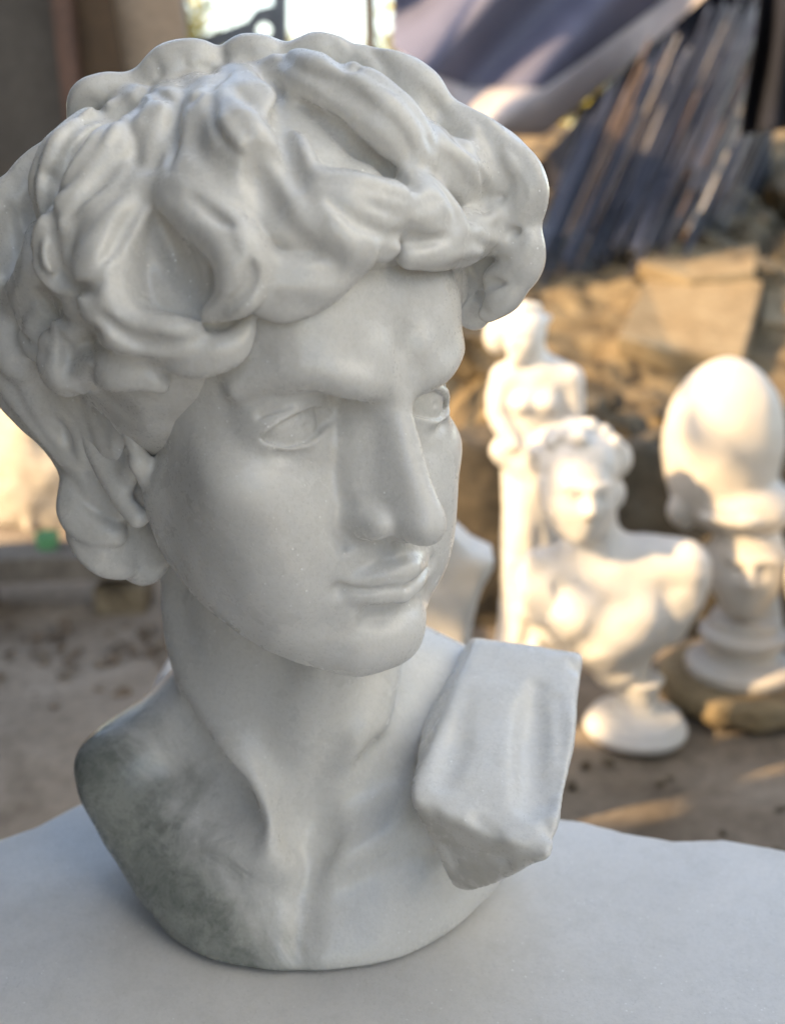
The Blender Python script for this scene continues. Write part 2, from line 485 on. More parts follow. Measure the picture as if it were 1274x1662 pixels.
    # ears (mostly under the hair)
    for s in (-1, 1):
        v.htube([(s * 7.0, -.3, -3.6), (s * 7.5, -1.2, -.2), (s * 7.7, -2.6, 1.0), (s * 7.9, -4.0, .2), (s * 7.7, -3.9, -2.4), (s * 7.3, -2.1, -4.9), (s * 7.0, -1.2, -5.7)],
                [.35, .45, .5, .55, .5, .5, .55], k=.5)
        v.hell((s * 6.9, -2.3, -2.0), (.7, 1.6, 2.6), .5)
        v.hell((s * 7.7, -1.9, -2.2), (.5, .8, 1.3), .35, 'sub')
        v.hell((s * 7.2, -.3, -2.9), (.5, .4, .5), .4)
    # neck
    n0, n1 = px(462, 830, 62.0), px(508, 1300, 65.5)
    v.tube([n0, px(468, 1050, 62.5), n1], [5.9, 5.8, 6.4], k=1.6, n=3)
    # sternomastoids, windpipe
    v.tube([px(300, 930, 61.5), px(305, 1030, 61), px(348, 1140, 59.6), px(396, 1250, 57.8), px(436, 1345, 57.0), px(455, 1395, 57.8)], [1.3, 1.3, 1.3, 1.15, .75, .3], k=1.5)
    v.tube([px(625, 1000, 60.5), px(606, 1130, 58.8), px(568, 1230, 57.8), px(536, 1325, 57.3), px(522, 1375, 58.0)], [1.2, 1.2, 1.05, .65, .3], k=1.8)
    v.tube([px(525, 1080, 57.2), px(502, 1170, 58.0), px(492, 1270, 59.6)], [1.7, 1.4, 1.1], k=1.4)
    # chest slab
    pol = [px(108, 1262, 60), px(106, 1345, 59), px(130, 1440, 58), px(180, 1530, 57.2), px(260, 1620, 56.0), px(370, 1690, 55.4), px(480, 1710, 55.2), px(600, 1690, 55.4),
           px(715, 1640, 56.0), px(825, 1565, 57.2), px(872, 1455, 59.2), px(898, 1340, 61), px(905, 1200, 63), px(890, 1100, 65),
           px(760, 1050, 66), px(660, 1020, 66), px(560, 990, 66), px(420, 1010, 66), px(330, 1085, 65), px(240, 1170, 63.0), px(155, 1212, 61.5)]
    pg = np.array([(p[0], p[2]) for p in pol])
    yf = px(490, 1390, 57.2)[1]
    cx = px(490, 1390, 57.2)[0]
    def chest(P):
        X, Y, Z = P
        x2, z2 = np.broadcast_arrays(X[:, 0, 0][:, None], Z[0, 0, :][None, :])
        d = np.full(x2.shape, 1e9); sgn = np.ones(x2.shape)
        n = len(pg)
        for i in range(n):
            a, b = pg[i], pg[(i + 1) % n]
            e = b - a; wx, wz = x2 - a[0], z2 - a[1]
            t = np.clip((wx * e[0] + wz * e[1]) / (e @ e), 0, 1)
            d = np.minimum(d, (wx - e[0] * t) ** 2 + (wz - e[1] * t) ** 2)
            c1 = z2 >= a[1]; c2 = z2 < b[1]; c3 = e[0] * wz > e[1] * wx
            fl = (c1 & c2 & c3) | (~c1 & ~c2 & ~c3)
            sgn = np.where(fl, -sgn, sgn)
        d = np.sqrt(d) * sgn
        u = x2 - cx; w = z2 - px(490, 1390, 57.2)[2]
        # front surface: distance behind the notch plane
        f = 0.9 + 0.013 * u ** 2 + 0.00018 * np.abs(u) ** 3 + 0.45 * np.maximum(w, 0) + .06 * np.maximum(w, 0) ** 2
        f = f + .024 * u ** 2 * np.clip(-w / 5.5, 0, 1) ** 2
        f = f - 3.6 * np.exp(-(np.minimum(w + 5.4, 0) / 6.0) ** 2 - (np.maximum(w + 5.4, 0) / 3.4) ** 2) * 1.0 * np.exp(-(u / 11.) ** 4)
        f = f + 3.4 * np.exp(-((u + 7.6) / 3.6) ** 2 - ((w - 1.8) / 2.6) ** 2)      # hollow above the collar bone
        f = f + .8 * np.exp(-((u - 5.5) / 2.6) ** 2 - ((w - 1.2) / 2.2) ** 2)
        f = f + .9 * np.exp(-(u / 1.2) ** 2 - ((w + .2) / 1.6) ** 2)
        front = (yf + f[:, None, :] - Y) * .85
        back = Y - (yf + 11.5 - .004 * u[:, None, :] ** 2 * 4)
        body = smax(front, back, 1.5)
        return smax(body, d[:, None, :] + 0 * Y, 2.0)
    v.fn(chest, (-24, 36, -.5), (12.5, 71, 30), 2.4)
    # collar bones
    v.tube([px(450, 1392, 57.8), px(405, 1368, 57.8), px(335, 1345, 58.6), px(250, 1300, 60.8), px(185, 1262, 62.3)], [.4, .6, .7, .7, .7], k=2.4)
    v.tube([px(520, 1385, 57.3), px(600, 1352, 58.0), px(690, 1310, 59.2), px(780, 1270, 60.4)], [.4, .6, .7, .7], k=2.2)
    # shoulders rising behind
    v.tube([px(350, 1130, 64.5), px(260, 1195, 63.8), px(190, 1240, 63.2)], [2.6, 2.1, 1.6], k=2.0)
    v.tube([px(610, 1090, 66), px(720, 1130, 66), px(800, 1160, 66)], [3.6, 3.2, 3.0], k=2.5)
    # breastbone groove
    v.tube([px(500, 1425, 56.0), px(494, 1475, 54.0), px(489, 1515, 52.9)], [.18, .25, .05], k=1.0, mode='sub')
    v.ell(px(510, 1345, 56.7), (1.0, 1.0, 1.3), 1.8, 'sub')
    # flat underside so that it rests on the slab
    v.fn(lambda P: -(P[2] - 0.0) + 0 * P[0] + 0 * P[1], (-26, 34, -.5), (13, 72, 1.5), .15, 'int')
    # soften the joins of neck and chest only
    zc = int((px(600, 1083, 51.5)[2] - 1.2 - v.lo[2]) / v.h)
    full = v.D
    v.D = full[:, :, :zc]; v.blur(22)
    full[:, :, zc - 1:zc + 3] = (full[:, :, zc - 2:zc + 2] + 2 * full[:, :, zc - 1:zc + 3] + full[:, :, zc:zc + 4]) / 4
    v.D = full
    v.fn(lambda P: -(P[2] - 0.0) + 0 * P[0] + 0 * P[1], (-26, 34, -.5), (13, 72, 1.5), .5, 'int')
    carve(v, [([(545,1235),(524,1300),(508,1350),(500,1385)], 1.0, .38), ([(300,1170),(345,1250),(378,1320),(392,1365)], 1.1, .42),
              ([(612,1230),(590,1300),(575,1350)], 1.0, .30), ([(250,1290),(310,1310),(360,1350)], 1.3, .25)], 1.2, .4)
    carve(v, [([(503,1410),(495,1465),(489,1520),(486,1556)], .55, .20)], 1.2, .4)
    v.noise(.035, 1.1, 3)
    return v.mesh('bust_body', 1)

me_body = build_body(); log('body %d verts' % len(me_body.vertices))

# hair ----------------------------------------------------------------
HC = np.array([0, -1.3, 4.6]); HR = np.array([9.6, 10.6, 9.4])        # the cap the locks lie on (head frame)
HCW = hd(*HC)
def on_cap(u, v, lift=0.0):
    """where the sight line of a photograph pixel meets the hair cap (or passes closest), lifted outwards"""
    d = HW.T @ (CW @ np.array([(u - 637.0) / FPX, (v - 831.0) / FPX, 1.0])); d /= np.linalg.norm(d)
    o = HW.T @ (CO - HO)
    A = d / HR; B = (o - HC) / HR
    a, b, c = A @ A, 2 * A @ B, B @ B - (1 + lift / 9.8) ** 2
    disc = b * b - 4 * a * c
    t = (-b - math.sqrt(disc)) / (2 * a) if disc > 0 else -b / (2 * a)
    return hd(*(o + d * t))

LOCKS = [
 # (points (u, v, lift), radii, groove, ridges)
 # loop curl over the temple
 ([(250,312,.0),(215,352,.3),(186,405,.6),(176,458,.9),(190,512,1.0),(228,540,.9),(275,545,.8),(312,538,.6)], [.5,.75,1.0,1.15,1.1,.9,.75,.35], .05, 2),
 ([(262,305,.1),(300,335,.3),(345,368,.6),(383,405,.8),(392,445,.9),(380,482,.8),(342,508,.6)], [.45,.75,.95,1.0,.95,.75,.35], .05, 2),
 ([(202,545,.0),(253,568,.4),(318,578,.5),(375,562,.4),(402,532,.1)], [.4,.6,.7,.6,.4], .05, 2),
 # striped locks left of it
 ([(205,185,.2),(155,218,.6),(112,268,.9),(92,325,.8),(98,358,.4)], [.6,1.0,1.15,1.0,.6], .16, 4),
 ([(222,200,.2),(192,250,.7),(155,300,1.0),(118,345,1.0)], [.5,.95,1.0,.6], .16, 4),
 ([(222,270,.2),(175,322,.8),(125,368,1.1),(104,412,1.1),(122,450,.8),(160,462,.5)], [.6,.95,1.15,1.1,.85,.5], .16, 4),
 ([(238,285,.1),(208,345,.6),(180,390,.8),(148,420,.8)], [.5,.85,.9,.6], .14, 3),
 # left edge
 ([(95,240,.2),(62,275,.7),(45,310,.8),(60,330,.5)], [.5,.8,.8,.5], .10, 3),
 ([(48,290,.5),(30,345,1.0),(34,400,1.0),(22,450,.9)], [.7,.9,.85,.6], .14, 3),
 ([(10,320,1.2),(-12,380,1.5),(-6,440,1.4),(20,480,1.0)], [.8,1.1,1.0,.7], .14, 3),
 ([(70,380,.3),(66,430,.6),(48,475,.8),(20,500,.9)], [.6,.8,.8,.5], .10, 2),
 ([(28,510,.8),(18,545,1.0),(30,585,1.0),(52,600,.8)], [.6,.85,.85,.5], .05, 2),
 ([(95,470,.1),(70,510,.5),(66,550,.7),(85,580,.6)], [.5,.75,.8,.5], .08, 2),
 ([(160,490,.1),(125,525,.4),(102,560,.8),(108,600,1.0),(130,622,.8)], [.5,.7,.85,.95,.6], .06, 2),
 ([(140,590,.5),(180,596,.7),(222,602,.7),(262,625,.6)], [.7,.8,.75,.4], .08, 2),
 ([(165,520,.2),(205,560,.4),(240,585,.3)], [.5,.6,.4], .04, 2),
 # crown
 ([(128,200,.1),(140,168,.4),(172,150,.4),(228,142,.2)], [.5,.75,.8,.5], .08, 2),
 ([(190,170,.1),(225,165,.4),(255,175,.3)], [.5,.7,.5], .06, 2),
 ([(232,145,.1),(270,112,.4),(320,100,.4),(362,102,.2)], [.5,.85,.85,.5], .08, 3),
 ([(362,112,.0),(392,88,.3),(430,88,.3),(462,102,.1)], [.45,.7,.7,.4], .06, 2),
 ([(280,140,.1),(270,180,.4),(250,220,.4),(248,265,.3)], [.4,.7,.75,.5], .08, 2),
 ([(318,135,.1),(328,180,.5),(318,235,.5),(290,285,.3)], [.4,.6,.65,.4], .08, 2),
 ([(345,150,.2),(368,205,.7),(402,250,.8),(448,282,.5)], [.6,1.05,1.15,.6], .08, 3),
 ([(290,235,.1),(305,290,.5),(340,330,.6),(372,372,.4)], [.4,.75,.85,.5], .08, 2),
 ([(372,120,.1),(400,150,.4),(430,190,.4),(455,235,.2)], [.5,.8,.8,.4], .08, 2),
 ([(330,265,.1),(365,300,.4),(398,345,.5),(415,390,.3)], [.4,.7,.75,.4], .07, 2),
 # swept front locks
 ([(428,128,.2),(480,122,.7),(532,144,1.0),(580,172,1.1),(630,208,1.1),(660,242,1.0),(672,285,.7)], [.6,.95,1.2,1.3,1.25,1.1,.6], .08, 3),
 ([(455,100,.0),(510,86,.3),(548,90,.3),(568,115,.2)], [.5,.75,.75,.4], .07, 2),
 ([(548,98,.1),(598,116,.4),(650,158,.5),(690,182,.4)], [.5,.8,.85,.5], .08, 2),
 ([(590,92,-.1),(642,115,.1),(688,152,.2),(714,186,.1)], [.5,.8,.85,.5], .06, 2),
 ([(474,215,.4),(492,262,.9),(488,305,.9)], [.3,.5,.5], 0, 2),
 ([(470,300,.6),(520,312,1.0),(575,322,1.1),(630,336,1.1),(678,338,1.0),(700,312,.8)], [.6,.9,1.0,1.0,.9,.5], .08, 3),
 ([(440,270,.2),(445,320,.6),(475,362,.9),(522,385,1.0)], [.5,.8,.9,.6], .07, 2),
 ([(515,320,.6),(545,360,1.0),(572,395,1.1),(568,430,.8)], [.7,1.0,.9,.4], .08, 2),
 ([(570,335,.7),(605,360,1.1),(630,382,1.1),(622,408,.9)], [.6,.8,.6,.35], .06, 2),
 ([(640,185,.3),(678,230,.9),(722,272,1.2),(765,308,1.3),(778,350,1.2),(760,388,1.0),(715,404,.8),(665,415,.6)], [.6,1.0,1.25,1.3,1.25,1.0,.8,.45], .09, 3),
 ([(655,300,.7),(690,330,1.0),(722,362,1.1),(712,392,1.0)], [.5,.85,.8,.5], .07, 2),
 ([(640,345,.7),(680,368,1.0),(720,380,1.0)], [.5,.7,.5], .04, 2),
 ([(400,425,.1),(440,445,.5),(490,452,.6),(540,446,.6),(572,425,.4)], [.6,.8,.85,.7,.4], .07, 2),
 ([(410,470,.0),(440,490,.3),(490,485,.3),(530,470,.2)], [.5,.7,.65,.4], .05, 2),
 # right side lobes
 ([(715,190,.2),(750,228,.7),(778,272,.9),(792,315,.8)], [.5,.8,.85,.5], .10, 2),
 ([(728,190,.0),(780,222,.3),(828,266,.5),(852,308,.5),(848,348,.5)], [.5,.85,1.0,.95,.7], .10, 3),
 ([(790,345,.5),(812,322,.8),(836,332,.7),(842,365,.5)], [.4,.6,.6,.4], .03, 2),
 ([(785,390,.4),(820,385,.6),(846,405,.7),(843,432,.6),(808,452,.4)], [.7,.95,1.05,.95,.6], .06, 2),
 ([(815,450,.2),(818,480,.3),(792,508,.1)], [.6,.75,.45], .05, 2),
]
# creases between the locks: (points (u, v), groove radius cm, depth cm)
CREASES = [
 ([(248,92),(258,112),(262,130)], .2, .25), ([(300,88),(300,110)], .14, .12), ([(362,80),(364,100),(370,112)], .2, .25),
 ([(150,165),(168,180),(190,195)], .2, .25), ([(455,72),(462,92),(478,108)], .2, .22), ([(400,80),(405,100)], .14, .12),
 ([(535,70),(545,90),(562,108)], .2, .2), ([(600,80),(625,105),(640,130)], .16, .16), ([(775,210),(800,232),(812,250)], .2, .22),
 ([(20,500),(30,530),(52,545)], .22, .3), ([(95,540),(112,575),(105,610)], .2, .28), ([(160,585),(200,596),(235,606)], .14, .14),
 ([(60,470),(80,500),(78,540)], .24, .35), ([(110,640),(150,640),(190,628)], .2, .25), ([(5,330),(12,380),(4,420)], .2, .25),
 ([(202,252),(159,295),(119,342),(105,353)], .28, .45),
 ([(231,324),(202,368),(181,404),(159,433)], .28, .40),
 ([(173,202),(119,252),(90,296)], .14, .14), ([(191,220),(144,267),(108,310)], .14, .14),
 ([(202,310),(162,350),(137,386)], .16, .18), ([(222,305),(188,352),(162,395)], .14, .14),
 ([(137,194),(188,180),(224,162),(235,137)], .28, .45),
 ([(235,140),(274,158),(318,158),(368,111)], .25, .30),
 ([(202,194),(217,223),(224,267)], .28, .40), ([(282,176),(285,223),(274,281)], .26, .35),
 ([(347,140),(339,176),(365,230),(397,259)], .28, .40),
 ([(310,317),(354,353),(401,386)], .22, .30), ([(408,411),(404,465),(361,505),(318,530)], .26, .40),
 ([(170,516),(217,548),(289,559),(318,545)], .24, .40), ([(90,411),(108,454),(141,469),(162,454)], .26, .40),
 ([(79,285),(78,332),(87,393),(94,458)], .30, .50), ([(22,346),(25,397),(11,443)], .22, .35), ([(50,300),(56,350),(52,420)], .18, .22),
 ([(72,483),(108,519),(155,541)], .28, .40), ([(40,519),(47,555),(72,573)], .24, .35), ([(144,559),(152,592),(144,628)], .20, .30),
 ([(494,168),(557,215),(620,270),(671,301)], .42, .50), ([(482,117),(537,128),(588,160),(639,199),(667,246)], .22, .28),
 ([(545,81),(569,109),(620,125)], .18, .2), ([(690,148),(710,172),(718,185)], .22, .3),
 ([(722,187),(745,223),(777,278),(789,325),(783,364)], .24, .38), ([(787,340),(816,321),(828,301)], .22, .3),
 ([(787,366),(832,374),(862,366)], .24, .35), ([(753,455),(792,462),(838,458)], .26, .45), ([(775,395),(800,405),(822,425)], .2, .3), ([(790,505),(778,480),(775,450)], .2, .3), ([(842,280),(850,320),(846,355)], .16, .16), ([(700,290),(735,330),(745,370)], .18, .2),
 ([(451,140),(455,207),(475,270),(486,301)], .42, .50), ([(537,333),(588,364),(632,384)], .26, .40),
 ([(643,386),(683,392),(726,386)], .30, .45), ([(412,238),(424,301),(459,364),(510,403)], .5, .45),
 ([(268,368),(288,425),(312,480)], .8, .85), ([(530,144),(577,168),(632,207)], .12, .10), ([(600,330),(650,345),(690,338)], .12, .12),
 ([(752,205),(800,250),(830,300)], .16, .16), ([(690,225),(735,262),(762,300)], .14, .14), ([(330,330),(365,372),(385,410)], .14, .12),
 ([(200,420),(186,465),(205,512)], .14, .12),
]
def build_hair():
    v = Vol((-25, 36, 15), (12, 76, 62), 0.115)
    v.hell(tuple(HC), tuple(HR + np.array([.25, .25, .25])), 0)
    v.hell((0, -6.0, -1.5), (7.6, 5.6, 7.0), 1.5)          # hair at the nape
    # keep it off the face: hairline plane and the jaw side
    nrm = HW @ np.array([0, .743, -.669])
    o = hd(0, 8.6, 6.0)
    v.fn(lambda P: (nrm[0] * (P[0] - o[0]) + nrm[1] * (P[1] - o[1]) + nrm[2] * (P[2] - o[2])), v.lo, v.lo + v.n * v.h, 1.2, 'int')
    for li, (pts, rad, gr, ng) in enumerate(LOCKS):
        up = .35 if li < 2 else 0.0
        v.tube([on_cap(p[0], p[1], p[2] + up) for p in pts], [q_ * (1.24 if li < 8 else 1.16) for q_ in rad], k=.38 if li < 8 else .52, n=7, groove=gr * 1.45, ng=ng, out=HCW)
    for pts, rad in (([(750, 270, 53), (783, 340, 53), (795, 420, 53.2), (785, 485, 53.6)], [2.0, 1.9, 1.5, .75]),
                     ([(750, 400, 54.2), (770, 440, 54.2), (785, 475, 54.2), (780, 500, 54.2)], [.9, 1.1, 1.0, .7]),
                     ([(820, 320, 53), (830, 390, 53)], [1.2, 1.2]),
                     ([(752, 400, 54.4), (762, 450, 54.4), (768, 490, 54.4), (774, 512, 54.6)], [.9, 1.05, .9, .7])):
        v.tube([px(*p) for p in pts], rad, k=.5, n=4, groove=.08, ng=2, out=HCW)
    # hair in front of and below the near ear
    for pts, rad in (([(25, 560, 52.6), (55, 630, 52.8), (85, 690, 53.2), (112, 735, 53.6)], [1.5, 1.4, 1.1, .75]),
                     ([(90, 600, 52.4), (115, 650, 52.5), (142, 690, 52.6), (150, 735, 53.0)], [1.1, 1.1, .95, .6]),
                     ([(-20, 530, 53.2), (22, 590, 53.8), (78, 660, 54.6), (138, 740, 55), (178, 840, 55.6), (235, 908, 56.5)], [1.6, 1.8, 1.7, 1.6, 1.75, 1.4]),
                     ([(262, 632, 52.0), (228, 655, 51.6), (205, 690, 51.6), (203, 725, 52.0), (220, 742, 52.4)], [.5, .85, .9, .75, .45]),
                     ([(165, 620, 52.2), (172, 665, 52.0), (180, 705, 52.2), (192, 745, 52.8)], [.9, .95, .85, .5])):
        v.tube([px(*p) for p in pts], rad, k=.7, n=4, groove=.14, ng=3, out=HCW)
    # curls tucked round the ear
    for pts, rad in (([(118, 792, 54.2), (122, 830, 54.0), (150, 858, 53.9), (190, 868, 53.8)], [.75, .95, .9, .55]),
                     ([(130, 870, 54.6), (160, 905, 54.6), (200, 920, 55)], [.7, .95, .7]),
                     ([(140, 745, 54), (165, 790, 54), (200, 825, 54)], [.8, 1.0, .6]),
                     ([(165, 830, 56), (195, 880, 56)], [1.7, 1.6])):
        v.tube([px(*p) for p in pts], rad, k=.4, n=4, groove=.10, ng=2, out=HCW)
    v.htube([(8.0, 3.0, 1.5), (8.2, 1.2, -.6), (7.5, .4, -3.0)], [1.0, .9, .5], k=.5, groove=.15, ng=2, out=HCW)
    # the unseen back and far side: scattered curls of the same kind
    rg = random.Random(5)
    for k in range(150):
        th = rg.uniform(0, 2 * math.pi); ph = math.acos(rg.uniform(-.75, .98))
        n0 = np.array([math.sin(ph) * math.cos(th), math.sin(ph) * math.sin(th), math.cos(ph)])
        p = HC + n0 * HR
        if p[1] * .743 - p[2] * .669 > 0.5: continue
        w = hd(*p)
        nw = HW @ n0
        view = w - CO; view /= np.linalg.norm(view)
        if nw @ view < 0.12: continue                     # only where the photograph does not show
        a = np.cross(n0, [0, 0, 1.0]); a /= np.linalg.norm(a) + 1e-6; b = np.cross(n0, a)
        a0 = rg.uniform(0, 6.28); R = rg.uniform(1.1, 1.9); sg = rg.choice((-1, 1))
        pts = []
        for j in range(6):
            an = a0 + sg * j * .75; rr = R * (1.35 - j * .17)
            q = n0 * HR + a * math.cos(an) * rr + b * math.sin(an) * rr
            q = q / np.linalg.norm(q / HR) * (1 + .02 * j / 2)
            pts.append(hd(*(HC + q)))
        v.tube(pts, [.45, .8, .95, .9, .7, .4], k=.4, n=3, groove=.14, ng=2, out=HCW)
    carve(v, CREASES, .5, .22)
    v.blur(2)
    v.noise(.16, 1.9, 7); v.noise(.06, .9, 8)
    return v.mesh('hair')
me_hair = build_hair(); log('hair %d verts' % len(me_hair.vertices))

# carved strap end lying on the shoulder
def build_block():
    v = Vol((-3, 40, 5), (15, 72, 32), 0.12)
    C = px(800, 1230, 57)
    up = np.array([0, 0, 1.0]); right = np.array([1.0, 0, 0]); fwd = np.array([0, -1.0, 0])
    def nrmz(a): a = np.asarray(a, float); return a / np.linalg.norm(a)
    def plane3(a, b, c, inside):
        n = np.cross(b - a, c - a); n = n / np.linalg.norm(n)
        if n @ (inside - a) > 0: n = -n
        return n, a
    ins = px(800, 1230, 58)
    # corner points (front face tilts back towards the top)
    tl, tr = px(772, 1034, 62.0), px(935, 1060, 61.0)
    bl, br = px(662, 1300, 52.6), px(905, 1330, 54.0)
    low = px(742, 1478, 54.6)
    P = [plane3(tl, px(688, 1312, 52.5), px(880, 1385, 50.7), ins),                       # front
         plane3(tl, bl, bl + np.array([1.2, 8, 0]), ins),                # left side
         plane3(tl, tr, tl + np.array([0, 5, -2.2]), ins),               # top
         plane3(px(962, 1090, 59.5), px(961, 1180, 56.8), px(961, 1180, 56.8) + np.array([0, 8, 0]), ins),
         plane3(px(962, 1180, 56.8), px(914, 1330, 52.4), px(914, 1330, 52.4) + np.array([1.0, 8, .0]), ins),
         plane3(bl, low, low + np.array([0, 8, 1.0]), ins),              # lower left
         plane3(low, px(888, 1415, 51.6), low + np.array([0, 8, .6]), ins),
         plane3(px(688, 1312, 52.6), px(870, 1392, 50.9), px(755, 1450, 55.2), ins),   # broken end
         (np.array([0, 1.0, 0]), px(800, 1200, 66)),
         plane3(px(920, 1310, 52.8), px(908, 1400, 51), px(908, 1400, 51) + np.array([1.5, 8, .0]), ins)]
    global BRK; BRK = P[7]
    def f(X):
        d = None
        for n, a in P:
            q = n[0] * (X[0] - a[0]) + n[1] * (X[1] - a[1]) + n[2] * (X[2] - a[2])
            d = q if d is None else smax(d, q, .42)
        return d
    v.fn(f, v.lo, v.lo + v.n * v.h, 0)
    # drapery hollow down the right of the front face, chipped edges
    jobs = []
    for pts, rd, dep in (([(872,1110),(868,1170),(868,1240),(864,1300)], 1.0, .62), ([(905,1130),(912,1200),(900,1270)], .5, .2),
                         ([(878,1240),(884,1290)], .7, .35), ([(775,1328),(800,1350)], .4, .22), ([(845,1385),(870,1378)], .35, .2),
                         ([(692,1312),(700,1318)], .3, .15), ([(925,1068),(935,1080)], .5, .25), ([(760,1120),(740,1200),(722,1260)], .8, .10),
                         ([(720,1380),(735,1410)], .4, .15), ([(800,1400),(815,1405)], .4, .14), ([(885,1330),(890,1350)], .3, .2)):
        P_ = [surf(v, *p) for p in pts]
        jobs.append(([p + (CO - p) / np.linalg.norm(CO - p) * (rd - dep) for p in P_], rd))
    for P_, rd in jobs:
        n_ = len(P_); v.tube(P_, [rd * (.4 if k == 0 else .75 if k == n_ - 1 else 1) for k in range(n_)], k=.3 + .35 * rd, mode='sub', n=6)
    v.blur(1)
    v.noise(.09, 2.6, 4); v.noise(.04, 1.1, 6); v.noise(.012, .5, 5)
    return v.mesh('strap_end')
me_block = build_block(); log('block')
bust = link('marble_bust', None)
bl_ = pxz(490, 1560, 0) / 100
bust.location = bl_
tag(bust, 'large white marble bust of a curly-haired young man, sharp in front on the pale slab', 'bust')
def put_part(name, me, mat):
    me.transform(Matrix.Translation(-Vector(bl_)))
    return link(name, me, mat, bust)
put_part('body', me_body, M_bust)
put_part('hair', me_hair, M_hair)
def finish_block():
    n_, a_ = BRK; t = M_block.node_tree
    t.nodes['brk_n'].inputs[1].default_value = tuple(n_)
    t.nodes['brk_d'].inputs[1].default_value = -float(n_ @ (a_ / 100 - bl_)) + .0032
finish_block()
put_part('strap_end', me_block, M_block)
# ------------------------------------------------------------------ more materials
DIM = .62          # tones were first chosen for a darker exposure
def plain(name, stops, scale=6, rough=.8, bump=.3, bd=.004, detail=6, dist=.4, spec=.4, metal=0, trans=0, fine=60):
    n = NT(name)
    f = n.noise(scale, detail, .62, dist)
    c = n.ramp(f, [(p_, tuple(x_ * DIM for x_ in c_)) for p_, c_ in stops])
    g = n.noise(fine, 4, .6)
    c = n.mix(n.math('MULTIPLY', n.ramp(g, [(.35, 1.0), (.65, 0.0)]), .28), c, (.06, .05, .04), 'MULTIPLY')
    n.col(c)
    n.set(n.b, Roughness=rough, Metallic=metal)
    n.b.inputs['Specular IOR Level'].default_value = spec
    n.bump(n.math('ADD', f, n.math('MULTIPLY', g, .4)), bump, bd)
    return n.m
M_slab = marble('slab_marble', base=(.68, .662, .64), rough=.42, sss=.15, vein=.35)
M_stat = marble('statue_marble', base=(.66, .635, .595), rough=.5, sss=.3)
M_stat2 = marble('beige_marble', base=(.58, .53, .465), rough=.55, sss=.2, vein=.4)
M_earth = plain('dusty_earth', [(.3, (.24, .185, .13)), (.5, (.42, .34, .255)), (.72, (.56, .47, .37))], 5, .95, .6, .01)
M_rub = plain('rubble_earth', [(.36, (.07, .05, .03)), (.5, (.30, .215, .115)), (.72, (.48, .36, .20))], 16, .95, .9, .02)
M_rock = plain('rubble_stone', [(.36, (.12, .09, .055)), (.5, (.30, .235, .15)), (.72, (.44, .36, .24))], 9, .9, .7, .01)
M_wall = plain('ledge_stone', [(.3, (.10, .08, .055)), (.6, (.20, .16, .11)), (.8, (.30, .24, .17))], 7, .9, .7, .01)
M_tan = plain('tan_stone', [(.3, (.36, .25, .13)), (.6, (.52, .40, .24)), (.8, (.60, .48, .32))], 7, .85, .4, .005)
M_wood = plain('brown_wood', [(.3, (.05, .03, .015)), (.55, (.12, .07, .035)), (.8, (.22, .14, .07))], 3, .75, .4, .004)
M_wood2 = plain('tan_wood', [(.3, (.36, .26, .18)), (.55, (.50, .38, .28)), (.8, (.58, .46, .35))], 3, .75, .4, .004)
M_wood3 = plain('grey_wood', [(.3, (.07, .06, .05)), (.55, (.14, .125, .11)), (.8, (.20, .18, .16))], 4, .75, .4, .004)
M_red = plain('red_paint', [(.3, (.10, .05, .035)), (.7, (.20, .10, .07))], 5, .6, .3, .002)
M_steel = plain('grey_steel', [(.3, (.12, .14, .17)), (.7, (.22, .25, .30))], 5, .45, .2, .001, metal=.3)
M_black = plain('black_cloth', [(.3, (.006, .007, .014)), (.7, (.016, .018, .035))], 5, .9, .4, .004)
M_plank = plain('plank_wood', [(.3, (.18, .15, .12)), (.55, (.30, .26, .215)), (.8, (.40, .35, .29))], 6, .85, .4, .004)
M_sack = plain('pale_sack', [(.3, (.62, .54, .44)), (.7, (.80, .74, .64))], 5, .85, .5, .004)
M_green = plain('green_plastic', [(.3, (.16, .50, .22)), (.7, (.22, .62, .30))], 5, .4, .1, .001)
M_leaf = plain('yellow_leaves', [(.3, (.24, .26, .03)), (.5, (.52, .42, .04)), (.75, (.72, .52, .08))], 2, .7, .1, .001)
M_bark = plain('bark', [(.3, (.05, .04, .03)), (.7, (.12, .10, .07))], 12, .9, .6, .01)
M_house = plain('pale_plaster', [(.3, (.62, .60, .56)), (.7, (.74, .72, .68))], 2, .9, .1, .002)
def cloth_mat(name, c0, c1, tr=.35):
    n = NT(name)
    c = n.ramp(n.noise(5, 5, .6, .6), [(.3, c0), (.7, c1)])
    n.col(c); n.set(n.b, Roughness=.7)
    t = n.new('ShaderNodeBsdfTranslucent'); n.link(c, t.inputs[0])
    m = n.new('ShaderNodeMixShader'); m.inputs[0].default_value = tr
    n.link(n.b.outputs[0], m.inputs[1]); n.link(t.outputs[0], m.inputs[2]); n.link(m.outputs[0], n.out.inputs[0])
    n.bump(n.noise(40, 5, .6), .3, .003)
    return n.m
M_tarp = cloth_mat('violet_tarp', (.10, .105, .16), (.145, .15, .22), .25)
M_lit_fold = cloth_mat('lit_fold_tarp', (.46, .42, .43), (.58, .54, .54), .3)  # paler cloth colour stands in for light on the fold

